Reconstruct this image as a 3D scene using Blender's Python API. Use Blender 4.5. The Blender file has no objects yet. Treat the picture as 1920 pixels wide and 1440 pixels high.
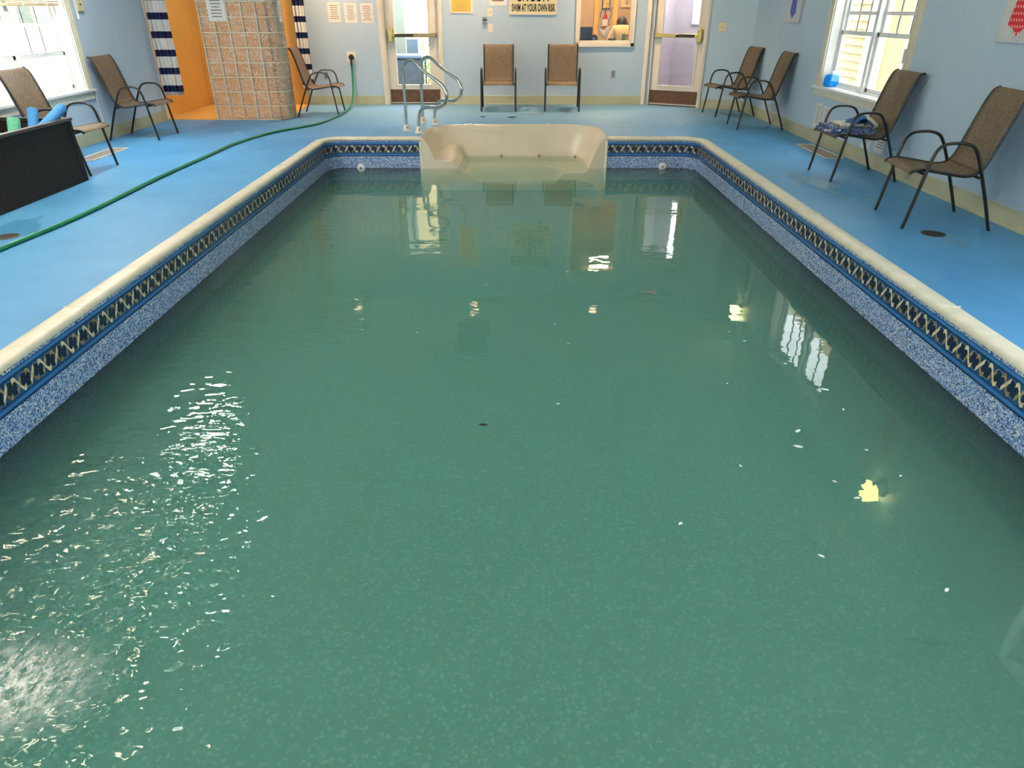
import bpy, bmesh, math, random
from mathutils import Vector, Matrix, geometry
random.seed(7)
PI = math.pi
SC = bpy.context.scene
COL = SC.collection

# ------------------------------------------------------------------ materials
def srgb(r, g, b):
    def f(c):
        c /= 255.0
        return c / 12.92 if c <= 0.04045 else ((c + 0.055) / 1.055) ** 2.4
    return (f(r), f(g), f(b), 1.0)

def new_mat(name):
    m = bpy.data.materials.new(name); m.use_nodes = True
    nt = m.node_tree
    return m, nt, nt.nodes['Principled BSDF'], nt.nodes['Material Output']

def N(nt, typ, **kw):
    n = nt.nodes.new(typ)
    for k, v in kw.items():
        if k.startswith('i_'):
            key = k[2:]
            n.inputs[int(key) if key.isdigit() else key].default_value = v
        else:
            setattr(n, k, v)
    return n

def ramp(nt, src, stops):
    r = nt.nodes.new('ShaderNodeValToRGB')
    els = r.color_ramp.elements
    while len(els) < len(stops):
        els.new(0.5)
    for e, (p, c) in zip(els, stops):
        e.position = p; e.color = c if len(c) == 4 else (*c, 1)
    nt.links.new(src, r.inputs[0])
    return r

def math_n(nt, op, a, b=None, c=None, clamp=False):
    n = nt.nodes.new('ShaderNodeMath'); n.operation = op; n.use_clamp = clamp
    for i, v in enumerate((a, b, c)):
        if v is None: continue
        if isinstance(v, (int, float)): n.inputs[i].default_value = v
        else: nt.links.new(v, n.inputs[i])
    return n.outputs[0]

def mixc(nt, fac, a, b, blend='MIX'):
    n = nt.nodes.new('ShaderNodeMix'); n.data_type = 'RGBA'; n.blend_type = blend
    for k, v in ((0, fac), (6, a), (7, b)):
        if isinstance(v, (int, float)): n.inputs[k].default_value = v
        elif isinstance(v, tuple): n.inputs[k].default_value = v
        else: nt.links.new(v, n.inputs[k])
    return n.outputs[2]

def objcoord(nt, scale=(1, 1, 1)):
    tc = nt.nodes.new('ShaderNodeTexCoord')
    mp = nt.nodes.new('ShaderNodeMapping'); mp.inputs['Scale'].default_value = scale
    nt.links.new(tc.outputs['Object'], mp.inputs[0])
    return mp.outputs[0]

def noise(nt, vec, scale, detail=3, rough=0.5):
    n = N(nt, 'ShaderNodeTexNoise', i_Scale=scale, i_Detail=detail, i_Roughness=rough)
    nt.links.new(vec, n.inputs['Vector'])
    return n.outputs[0]

def simple(name, col, rough=0.5, metal=0.0, var=0.08, vscale=6.0, bump=0.0, bscale=60.0, spec=None, emit=None):
    """plain paint / plastic / metal with a little procedural unevenness"""
    m, nt, p, out = new_mat(name)
    v = objcoord(nt)
    if var:
        nz = noise(nt, v, vscale, 4)
        c2 = tuple(max(0, x * (1 - 2 * var)) for x in col[:3]) + (1,)
        c1 = tuple(min(1, x * (1 + var)) for x in col[:3]) + (1,)
        r = ramp(nt, nz, [(0.3, c2), (0.7, c1)])
        nt.links.new(r.outputs[0], p.inputs['Base Color'])
    else:
        p.inputs['Base Color'].default_value = col
    p.inputs['Roughness'].default_value = rough
    p.inputs['Metallic'].default_value = metal
    if spec is not None: p.inputs['Specular IOR Level'].default_value = spec
    if bump:
        b = N(nt, 'ShaderNodeBump', i_Strength=bump, i_Distance=0.004)
        nt.links.new(noise(nt, v, bscale, 3), b.inputs['Height'])
        nt.links.new(b.outputs[0], p.inputs['Normal'])
    if emit:
        p.inputs['Emission Color'].default_value = (*emit[:3], 1)
        p.inputs['Emission Strength'].default_value = emit[3]
    return m

M = {}
M['wall'] = simple('blue_wall_paint', srgb(187, 207, 223), 0.55, var=0.025, vscale=1.2, bump=0.08, bscale=120)
M['ceiling'] = simple('ceiling_paint', srgb(240, 240, 236), 0.8, var=0.02)
M['base'] = simple('beige_vinyl_base', srgb(190, 188, 156), 0.5, var=0.05, vscale=3)
M['trim'] = simple('cream_trim_paint', srgb(240, 228, 210), 0.35, var=0.03)
M['casing'] = simple('casing_paint', srgb(226, 218, 196), 0.4, var=0.03)
M['white'] = simple('white_vinyl', srgb(240, 238, 234), 0.35, var=0.02)
M['coping'] = simple('cream_coping', srgb(232, 222, 200), 0.4, var=0.06, vscale=9)
M['acrylic'] = simple('cream_acrylic', srgb(238, 222, 196), 0.28, var=0.04, vscale=2.5)
M['steel'] = simple('stainless_steel', (0.66, 0.64, 0.60, 1), 0.2, 1.0, var=0.05)
M['brass'] = simple('brass', (0.72, 0.5, 0.16, 1), 0.22, 1.0, var=0.08)
M['dark_brass'] = simple('aged_brass', (0.40, 0.27, 0.12, 1), 0.32, 1.0, var=0.1)
M['black_metal'] = simple('black_powder_coat', (0.009, 0.009, 0.009, 1), 0.42, var=0.1)
M['black'] = simple('black_plastic', (0.012, 0.012, 0.013, 1), 0.4, var=0.1)
M['kick'] = simple('brown_kick_plate', srgb(112, 78, 54), 0.4, 0.5, var=0.25, vscale=30, bump=0.3, bscale=150)
M['orange'] = simple('orange_shower_panel', srgb(216, 166, 88), 0.35, var=0.04, vscale=2, bump=0.05)
M['paper'] = simple('paper', srgb(240, 232, 222), 0.6, var=0.02)
M['ink'] = simple('grey_ink', srgb(120, 110, 108), 0.7, var=0.1)
M['blackink'] = simple('black_ink', (0.01, 0.01, 0.01, 1), 0.6, var=0)
M['signface'] = simple('cream_sign_face', srgb(248, 226, 176), 0.4, var=0.02)
M['yellow'] = simple('yellow_sign', srgb(244, 190, 84), 0.5, var=0.04)
M['plate'] = simple('ivory_plate', srgb(226, 212, 168), 0.35, var=0.03)
M['greyplate'] = simple('grey_plate', srgb(150, 148, 150), 0.4, var=0.05)
M['hose'] = simple('green_hose', srgb(16, 128, 84), 0.35, var=0.1)
M['noodle_blue'] = simple('blue_foam', srgb(70, 150, 214), 0.8, var=0.08, vscale=40, bump=0.3, bscale=300)
M['noodle_green'] = simple('green_foam', srgb(120, 214, 176), 0.8, var=0.08, vscale=40, bump=0.3, bscale=300)
M['tan_wall'] = simple('tan_office_wall', srgb(196, 166, 128), 0.7, var=0.03)
M['wood'] = simple('brown_floor', srgb(140, 96, 62), 0.4, var=0.15, vscale=4)
M['lav'] = simple('lavender_wall', srgb(206, 198, 208), 0.6, var=0.03)
M['greywall'] = simple('grey_green_wall', srgb(178, 180, 164), 0.6, var=0.03)
M['greyblue'] = simple('grey_blue', srgb(112, 128, 148), 0.6, var=0.05)
M['seatblue'] = simple('pale_blue_vinyl', srgb(150, 172, 208), 0.4, var=0.05)
M['snow'] = simple('pale_ground', srgb(240, 240, 240), 0.8, var=0.05, vscale=2)
M['house'] = simple('pale_house', srgb(208, 208, 196), 0.7, var=0.05)
M['porch_wall'] = simple('porch_wall', srgb(112, 118, 106), 0.7, var=0.1)
M['porch_post'] = simple('porch_post', srgb(150, 146, 128), 0.7, var=0.05)
M['leafgreen'] = simple('shrub_green', srgb(120, 150, 70), 0.7, var=0.3, vscale=8)
M['canvas'] = simple('grey_canvas', srgb(208, 206, 206), 0.7, var=0.06, vscale=10)
M['tieblue'] = simple('blue_print', srgb(70, 100, 190), 0.7, var=0.12, vscale=25)
M['tiedot'] = simple('pink_print', srgb(250, 190, 186), 0.7, var=0.02)
def dotted():
    m, nt, p, out = new_mat('red_dotted_print')
    tc = nt.nodes.new('ShaderNodeTexCoord'); sep = nt.nodes.new('ShaderNodeSeparateXYZ'); nt.links.new(tc.outputs['Object'], sep.inputs[0])
    fy = math_n(nt, 'SUBTRACT', math_n(nt, 'FRACT', math_n(nt, 'DIVIDE', sep.outputs[1], 0.030)), 0.5)
    fz = math_n(nt, 'SUBTRACT', math_n(nt, 'FRACT', math_n(nt, 'DIVIDE', sep.outputs[2], 0.045)), 0.5)
    d = math_n(nt, 'ADD', math_n(nt, 'POWER', math_n(nt, 'DIVIDE', fy, 0.24), 2.0), math_n(nt, 'POWER', math_n(nt, 'DIVIDE', fz, 0.24), 2.0))
    c = mixc(nt, math_n(nt, 'LESS_THAN', d, 1.0), srgb(222, 40, 54), srgb(250, 190, 186))
    nt.links.new(c, p.inputs['Base Color']); p.inputs['Roughness'].default_value = 0.7
    return m
M['tiered'] = dotted()
M['vent'] = simple('vent_metal', srgb(178, 166, 158), 0.45, 0.2, var=0.06, vscale=30)
M['ventgap'] = simple('vent_gap', srgb(128, 118, 110), 0.7, var=0.1)
M['drain'] = simple('drain_metal', srgb(92, 84, 74), 0.45, 0.6, var=0.3, vscale=60)
M['skin'] = simple('skin', srgb(214, 150, 112), 0.5, var=0.05)
M['hair'] = simple('dark_hair', srgb(52, 36, 32), 0.5, var=0.2, vscale=30)
M['top'] = simple('cream_top', srgb(248, 222, 168), 0.8, var=0.04)
M['teal'] = simple('teal_print', srgb(120, 178, 152), 0.8, var=0.05)
M['rust'] = simple('rust_print', srgb(190, 110, 60), 0.8, var=0.05)
M['ceramic'] = simple('white_ceramic', srgb(240, 232, 216), 0.25, var=0.02)
M['red'] = simple('red_paint', srgb(190, 44, 50), 0.4, var=0.05)
M['art'] = simple('floral_print', srgb(220, 180, 120), 0.6, var=0.4, vscale=40)
M['fleck'] = simple('pale_fleck', srgb(226, 232, 224), 0.6, var=0.05)
M['leaf'] = simple('dark_leaf', srgb(36, 46, 42), 0.6, var=0.1)
M['grout'] = simple('pale_grout', srgb(226, 222, 200), 0.6, var=0.03)
M['blind'] = simple('beige_blind', srgb(206, 184, 150), 0.6, var=0.05)
M['dark_grille'] = simple('dark_grille', (0.03, 0.03, 0.03, 1), 0.6)

def emitter(name, col, strength):
    m, nt, p, out = new_mat(name)
    p.inputs['Base Color'].default_value = (0.8, 0.8, 0.8, 1)
    p.inputs['Emission Color'].default_value = (*col, 1)
    p.inputs['Emission Strength'].default_value = strength
    return m
M['tube_white'] = emitter('cool_tube', (1.0, 0.94, 0.85), 135)
M['fill_back'] = emitter('back_fill', (1.0, 0.90, 0.78), 44)
M['tube_warm'] = emitter('warm_tube', (1.0, 0.80, 0.55), 100)
M['small_room'] = emitter('vestibule_fill', (1.0, 0.93, 0.88), 14)
M['can_warm'] = emitter('warm_lamp', (1.0, 0.66, 0.38), 950)
M['stall_lamp'] = emitter('stall_lamp', (1.0, 0.88, 0.72), 480)
M['office_lamp'] = emitter('office_lamp', (1.0, 0.74, 0.42), 150)
M['sconce'] = emitter('yellow_shade', (1.0, 0.80, 0.26), 16)
M['exit_red'] = emitter('exit_red', (1.0, 0.05, 0.03), 3)

def two_sided_ior(nt, fr, ior):
    """thin sheet: same reflectance from both faces"""
    ge = nt.nodes.new('ShaderNodeNewGeometry')
    nt.links.new(math_n(nt, 'MULTIPLY_ADD', ge.outputs['Backfacing'], 1 / ior - ior, ior), fr.inputs[0])

def glass_pane():
    m, nt, p, out = new_mat('clear_glass')
    nt.nodes.remove(p)
    fr = N(nt, 'ShaderNodeFresnel', i_IOR=1.5)
    tr = N(nt, 'ShaderNodeBsdfTransparent'); tr.inputs[0].default_value = (0.94, 0.96, 0.95, 1)
    gl = N(nt, 'ShaderNodeBsdfGlossy', i_Roughness=0.0)
    mx = nt.nodes.new('ShaderNodeMixShader')
    L = nt.links
    two_sided_ior(nt, fr, 1.5)
    L.new(fr.outputs[0], mx.inputs[0]); L.new(tr.outputs[0], mx.inputs[1]); L.new(gl.outputs[0], mx.inputs[2])
    L.new(mx.outputs[0], out.inputs[0])
    return m
M['glass'] = glass_pane()

def glass_block():
    m, nt, p, out = new_mat('wavy_glass_block')
    nt.nodes.remove(p)
    L = nt.links
    v = objcoord(nt)
    sep = nt.nodes.new('ShaderNodeSeparateXYZ'); L.new(v, sep.inputs[0])
    hx = math_n(nt, 'ADD', sep.outputs[0], sep.outputs[1])
    cx = math_n(nt, 'FLOOR', math_n(nt, 'DIVIDE', math_n(nt, 'ADD', hx, 0.53), 0.206))
    cz = math_n(nt, 'FLOOR', math_n(nt, 'DIVIDE', sep.outputs[2], 0.2))
    cv = nt.nodes.new('ShaderNodeCombineXYZ'); L.new(cx, cv.inputs[0]); L.new(cz, cv.inputs[1])
    wn = N(nt, 'ShaderNodeTexWhiteNoise', noise_dimensions='3D'); L.new(cv.outputs[0], wn.inputs['Vector'])
    sg = math_n(nt, 'SIGN', math_n(nt, 'SUBTRACT', wn.outputs[0], 0.42))
    sz = math_n(nt, 'MULTIPLY', sep.outputs[2], sg)
    q1 = math_n(nt, 'MULTIPLY', math_n(nt, 'ADD', hx, sz), 46.0)
    q2 = math_n(nt, 'MULTIPLY', math_n(nt, 'SUBTRACT', hx, sz), 12.0)
    qv = nt.nodes.new('ShaderNodeCombineXYZ'); L.new(q1, qv.inputs[0]); L.new(q2, qv.inputs[1]); L.new(math_n(nt, 'MULTIPLY', wn.outputs[0], 31.0), qv.inputs[2])
    st = N(nt, 'ShaderNodeTexNoise', i_Scale=1.0, i_Detail=2.5, i_Distortion=1.4); L.new(qv.outputs[0], st.inputs['Vector'])
    f = ramp(nt, st.outputs[0], [(0.43, (0.08, 0.08, 0.08)), (0.57, (0.26, 0.26, 0.26)), (0.63, (0.95, 0.95, 0.95))])  # white streaks painted in as highlights of the glass
    b = N(nt, 'ShaderNodeBump', i_Strength=0.8, i_Distance=0.02); L.new(st.outputs[0], b.inputs['Height'])
    g = N(nt, 'ShaderNodeBsdfGlass', i_Roughness=0.04, i_IOR=1.4); g.inputs['Color'].default_value = (1.0, 1.0, 0.98, 1); L.new(b.outputs[0], g.inputs['Normal'])
    tr = N(nt, 'ShaderNodeBsdfTransparent')
    tl = N(nt, 'ShaderNodeBsdfTranslucent'); tl.inputs[0].default_value = srgb(250, 250, 240)
    df = N(nt, 'ShaderNodeBsdfDiffuse'); df.inputs[0].default_value = srgb(250, 252, 244)
    m0 = nt.nodes.new('ShaderNodeMixShader'); m0.inputs[0].default_value = 0.5
    L.new(tl.outputs[0], m0.inputs[1]); L.new(df.outputs[0], m0.inputs[2])
    m1 = nt.nodes.new('ShaderNodeMixShader'); m1.inputs[0].default_value = 0.35
    L.new(g.outputs[0], m1.inputs[1]); L.new(tr.outputs[0], m1.inputs[2])
    m2 = nt.nodes.new('ShaderNodeMixShader'); L.new(f.outputs[0], m2.inputs[0]); L.new(m1.outputs[0], m2.inputs[1]); L.new(m0.outputs[0], m2.inputs[2])
    L.new(m2.outputs[0], out.inputs[0])
    return m
M['gblock'] = glass_block()

def deck_mat():
    m, nt, p, out = new_mat('blue_deck_coating')
    v = objcoord(nt)
    big = noise(nt, v, 0.9, 5, 0.6)
    c = ramp(nt, big, [(0.3, srgb(66, 138, 190)), (0.7, srgb(90, 162, 212))])
    # worn pale streaks and thin scuffs
    sx = objcoord(nt, (1.2, 6.0, 1))
    sc = ramp(nt, noise(nt, sx, 2.4, 6, 0.65), [(0.66, (0, 0, 0)), (0.74, (1, 1, 1))])
    scf = math_n(nt, 'MULTIPLY', sc.outputs[0], 0.28)
    c2 = mixc(nt, scf, c.outputs[0], srgb(168, 196, 210))
    wet = ramp(nt, noise(nt, objcoord(nt, (1.0, 0.6, 1)), 1.1, 3, 0.5), [(0.635, (0, 0, 0)), (0.65, (1, 1, 1))])
    wf = math_n(nt, 'MULTIPLY', wet.outputs[0], 0.30)
    c3 = mixc(nt, wf, c2, srgb(64, 128, 160))
    sep = nt.nodes.new('ShaderNodeSeparateXYZ'); nt.links.new(v, sep.inputs[0])
    far = math_n(nt, 'MULTIPLY_ADD', sep.outputs[1], 0.55, -5.6, clamp=True)   # wall reflection painted as grey into the far end
    far2 = math_n(nt, 'MULTIPLY', far, 0.42)
    c4 = mixc(nt, far2, c3, srgb(140, 160, 168))
    nt.links.new(c4, p.inputs['Base Color'])
    rr = math_n(nt, 'MULTIPLY_ADD', wet.outputs[0], -0.22, 0.5)
    nt.links.new(rr, p.inputs['Roughness'])
    b = N(nt, 'ShaderNodeBump', i_Strength=0.25, i_Distance=0.003)
    nt.links.new(noise(nt, v, 140, 2), b.inputs['Height']); nt.links.new(b.outputs[0], p.inputs['Normal'])
    return m
M['deck'] = deck_mat()

def liner_mat():
    """speckled vinyl liner with a woven tile-look border; UV = (run length, height) in metres"""
    m, nt, p, out = new_mat('speckled_pool_liner')
    L = nt.links
    uv = nt.nodes.new('ShaderNodeUVMap'); uv.uv_map = 'UVMap'
    sep = nt.nodes.new('ShaderNodeSeparateXYZ'); L.new(uv.outputs[0], sep.inputs[0])
    u, z = sep.outputs[0], sep.outputs[1]
    vo = N(nt, 'ShaderNodeTexVoronoi', i_Scale=150.0); L.new(uv.outputs[0], vo.inputs['Vector'])
    sepc = nt.nodes.new('ShaderNodeSeparateColor'); L.new(vo.outputs['Color'], sepc.inputs[0])
    spk = ramp(nt, sepc.outputs[0], [(0.0, srgb(30, 66, 132)), (0.16, srgb(82, 120, 184)), (0.38, srgb(136, 166, 210)), (0.66, srgb(190, 206, 228)), (0.88, srgb(230, 228, 220))])
    spk.color_ramp.interpolation = 'CONSTANT'
    # --- border
    Pd = 0.105
    un = math_n(nt, 'DIVIDE', u, Pd)
    cell = math_n(nt, 'FLOOR', un)
    x = math_n(nt, 'SUBTRACT', math_n(nt, 'SUBTRACT', un, cell), 0.5)
    odd = math_n(nt, 'MODULO', math_n(nt, 'ABSOLUTE', cell), 2.0)
    y = math_n(nt, 'DIVIDE', math_n(nt, 'ADD', z, 0.126), Pd)          # border centre at z = -0.126
    ys = math_n(nt, 'MULTIPLY', math_n(nt, 'SINE', math_n(nt, 'MULTIPLY', x, 5.6)), 0.36)
    dS = math_n(nt, 'ABSOLUTE', math_n(nt, 'SUBTRACT', y, ys))
    inS = math_n(nt, 'MULTIPLY', math_n(nt, 'LESS_THAN', dS, 0.115), math_n(nt, 'LESS_THAN', math_n(nt, 'ABSOLUTE', x), 0.42))
    yx = math_n(nt, 'MULTIPLY', x, -1.35)
    dX = math_n(nt, 'ABSOLUTE', math_n(nt, 'SUBTRACT', y, yx))
    inX = math_n(nt, 'MULTIPLY', math_n(nt, 'LESS_THAN', dX, 0.13), math_n(nt, 'LESS_THAN', math_n(nt, 'ABSOLUTE', x), 0.24))
    # round dark links between the strands
    yo = math_n(nt, 'SUBTRACT', math_n(nt, 'ABSOLUTE', y), 0.16)
    xo = math_n(nt, 'SUBTRACT', math_n(nt, 'ABSOLUTE', x), 0.34)
    rad = math_n(nt, 'SQRT', math_n(nt, 'ADD', math_n(nt, 'MULTIPLY', xo, xo), math_n(nt, 'MULTIPLY', yo, yo)))
    ring = math_n(nt, 'LESS_THAN', math_n(nt, 'ABSOLUTE', math_n(nt, 'SUBTRACT', rad, 0.27)), 0.02)
    core = math_n(nt, 'LESS_THAN', rad, 0.2)
    til = N(nt, 'ShaderNodeTexVoronoi', i_Scale=70.0); L.new(uv.outputs[0], til.inputs['Vector'])
    tsep = nt.nodes.new('ShaderNodeSeparateColor'); L.new(til.outputs['Color'], tsep.inputs[0])
    light = ramp(nt, tsep.outputs[0], [(0.1, srgb(196, 176, 134)), (0.8, srgb(228, 210, 170))])
    brown = ramp(nt, tsep.outputs[0], [(0.1, srgb(118, 100, 70)), (0.8, srgb(168, 142, 98))])
    navy = ramp(nt, tsep.outputs[1], [(0.1, srgb(18, 56, 98)), (0.8, srgb(34, 84, 134))])
    c = mixc(nt, core, navy.outputs[0], srgb(14, 32, 66))
    c = mixc(nt, ring, c, srgb(92, 122, 156))
    cS = mixc(nt, odd, light.outputs[0], brown.outputs[0])
    cX = mixc(nt, odd, brown.outputs[0], light.outputs[0])
    c = mixc(nt, inS, c, cS)
    over = mixc(nt, inX, c, cX)
    under = mixc(nt, inS, over, cS)
    border = mixc(nt, odd, under, over)
    # --- stripes
    st = ramp(nt, math_n(nt, 'MULTIPLY_ADD', z, -4.0, 0.0), [
        (0.0, (0, 0, 0)), (0.168, srgb(16, 46, 92)), (0.184, srgb(40, 104, 170)), (0.232, srgb(64, 134, 200)), (0.268, srgb(22, 66, 122)), (0.30, srgb(12, 34, 70)),
        (0.73, srgb(12, 34, 70)), (0.742, srgb(30, 84, 146)), (0.80, srgb(58, 126, 194)), (0.845, srgb(24, 70, 130)), (0.87, srgb(10, 26, 56)), (0.886, (0, 0, 0))])
    st.color_ramp.interpolation = 'LINEAR'
    in_st = math_n(nt, 'MULTIPLY', math_n(nt, 'LESS_THAN', z, -0.041), math_n(nt, 'GREATER_THAN', z, -0.2205))
    in_b = math_n(nt, 'MULTIPLY', math_n(nt, 'LESS_THAN', z, -0.076), math_n(nt, 'GREATER_THAN', z, -0.1815))
    col = mixc(nt, in_st, spk.outputs[0], st.outputs[0])
    col = mixc(nt, in_b, col, border)
    sub = math_n(nt, 'LESS_THAN', z, -0.373)      # underwater dimming painted into the submerged part
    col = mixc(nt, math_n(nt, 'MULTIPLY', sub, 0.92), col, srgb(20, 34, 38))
    L.new(col, p.inputs['Base Color'])
    p.inputs['Roughness'].default_value = 0.32
    return m
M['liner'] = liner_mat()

def pebble_mat():
    m, nt, p, out = new_mat('pebble_print_floor')
    v = objcoord(nt)
    vo = N(nt, 'ShaderNodeTexVoronoi', i_Scale=62.0); nt.links.new(v, vo.inputs['Vector'])
    sepc = nt.nodes.new('ShaderNodeSeparateColor'); nt.links.new(vo.outputs['Color'], sepc.inputs[0])
    r = ramp(nt, sepc.outputs[0], [(0.0, srgb(8, 22, 26)), (0.4, srgb(22, 42, 44)), (0.75, srgb(50, 74, 72)), (0.97, srgb(160, 180, 168))])
    nt.links.new(r.outputs[0], p.inputs['Base Color']); p.inputs['Roughness'].default_value = 0.6
    return m
M['pebble'] = pebble_mat()

def sling_mat():
    m, nt, p, out = new_mat('woven_sling')
    L = nt.links
    a = noise(nt, objcoord(nt, (420, 34, 420)), 1.0, 2)
    b = noise(nt, objcoord(nt, (46, 480, 46)), 1.0, 2)
    s = math_n(nt, 'ADD', a, b)
    r = ramp(nt, math_n(nt, 'MULTIPLY', s, 0.5), [(0.36, srgb(74, 62, 50)), (0.5, srgb(118, 100, 80)), (0.64, srgb(166, 144, 116))])
    L.new(r.outputs[0], p.inputs['Base Color'])
    p.inputs['Roughness'].default_value = 0.7
    tr = N(nt, 'ShaderNodeBsdfTransparent')
    mx = nt.nodes.new('ShaderNodeMixShader'); mx.inputs[0].default_value = 0.13
    L.new(p.outputs[0], mx.inputs[1]); L.new(tr.outputs[0], mx.inputs[2]); L.new(mx.outputs[0], out.inputs[0])
    return m
M['sling'] = sling_mat()

def wicker_mat():
    m, nt, p, out = new_mat('dark_wicker')
    L = nt.links
    w1 = N(nt, 'ShaderNodeTexWave', bands_direction='Z', i_Scale=26.0, i_Distortion=1.2, i_Detail=1.0)
    w2 = N(nt, 'ShaderNodeTexWave', bands_direction='Y', i_Scale=9.0, i_Distortion=0.6, i_Detail=1.0)
    v = objcoord(nt)
    L.new(v, w1.inputs['Vector']); L.new(v, w2.inputs['Vector'])
    h = math_n(nt, 'MULTIPLY', w1.outputs[1], math_n(nt, 'MULTIPLY_ADD', w2.outputs[1], 0.6, 0.4))
    r = ramp(nt, h, [(0.1, srgb(28, 24, 22)), (0.9, srgb(74, 65, 60))])
    L.new(r.outputs[0], p.inputs['Base Color'])
    b = N(nt, 'ShaderNodeBump', i_Strength=0.4, i_Distance=0.004); L.new(h, b.inputs['Height']); L.new(b.outputs[0], p.inputs['Normal'])
    p.inputs['Roughness'].default_value = 0.75; p.inputs['Specular IOR Level'].default_value = 0.2
    return m
M['wicker'] = wicker_mat()

def curtain_mat():
    m, nt, p, out = new_mat('striped_curtain')
    L = nt.links
    tc = nt.nodes.new('ShaderNodeTexCoord'); sep = nt.nodes.new('ShaderNodeSeparateXYZ'); L.new(tc.outputs['Object'], sep.inputs[0])
    k = math_n(nt, 'FRACT', math_n(nt, 'DIVIDE', math_n(nt, 'SUBTRACT', sep.outputs[2], 0.045), 0.243))
    s = math_n(nt, 'LESS_THAN', k, 0.37)
    c = mixc(nt, s, srgb(240, 236, 230), srgb(20, 30, 78))
    L.new(c, p.inputs['Base Color']); p.inputs['Roughness'].default_value = 0.75
    return m
M['curtain'] = curtain_mat()

def towel_mat():
    m, nt, p, out = new_mat('patterned_towel')
    L = nt.links
    v = objcoord(nt)
    vo = N(nt, 'ShaderNodeTexVoronoi', i_Scale=55.0); L.new(v, vo.inputs['Vector'])
    r = ramp(nt, vo.outputs['Distance'], [(0.2, srgb(34, 52, 104)), (0.5, srgb(60, 92, 150)), (0.62, srgb(214, 216, 220))])
    r2 = ramp(nt, noise(nt, v, 14, 3), [(0.42, (0, 0, 0)), (0.5, (1, 1, 1))])
    c = mixc(nt, math_n(nt, 'MULTIPLY', r2.outputs[0], 0.75), r.outputs[0], srgb(40, 66, 120))
    L.new(c, p.inputs['Base Color']); p.inputs['Roughness'].default_value = 0.9
    return m
M['towel'] = towel_mat()
M['towel_cream'] = simple('towel_cream', srgb(222, 212, 194), 0.9, var=0.12, vscale=18)
M['towel_blue'] = simple('towel_blue', srgb(58, 104, 168), 0.9, var=0.2, vscale=24)

def siding_mat():
    m, nt, p, out = new_mat('yellow_siding')
    p.inputs['Base Color'].default_value = srgb(190, 168, 120)
    p.inputs['Roughness'].default_value = 0.6
    return m
M['siding'] = siding_mat()

def jug_mat():
    m, nt, p, out = new_mat('translucent_blue_plastic')
    p.inputs['Base Color'].default_value = srgb(0, 150, 240)
    p.inputs['Roughness'].default_value = 0.15
    p.inputs['Subsurface Weight'].default_value = 0.4
    p.inputs['Subsurface Radius'].default_value = (0.02, 0.05, 0.08)
    return m
M['jug'] = jug_mat()

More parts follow.
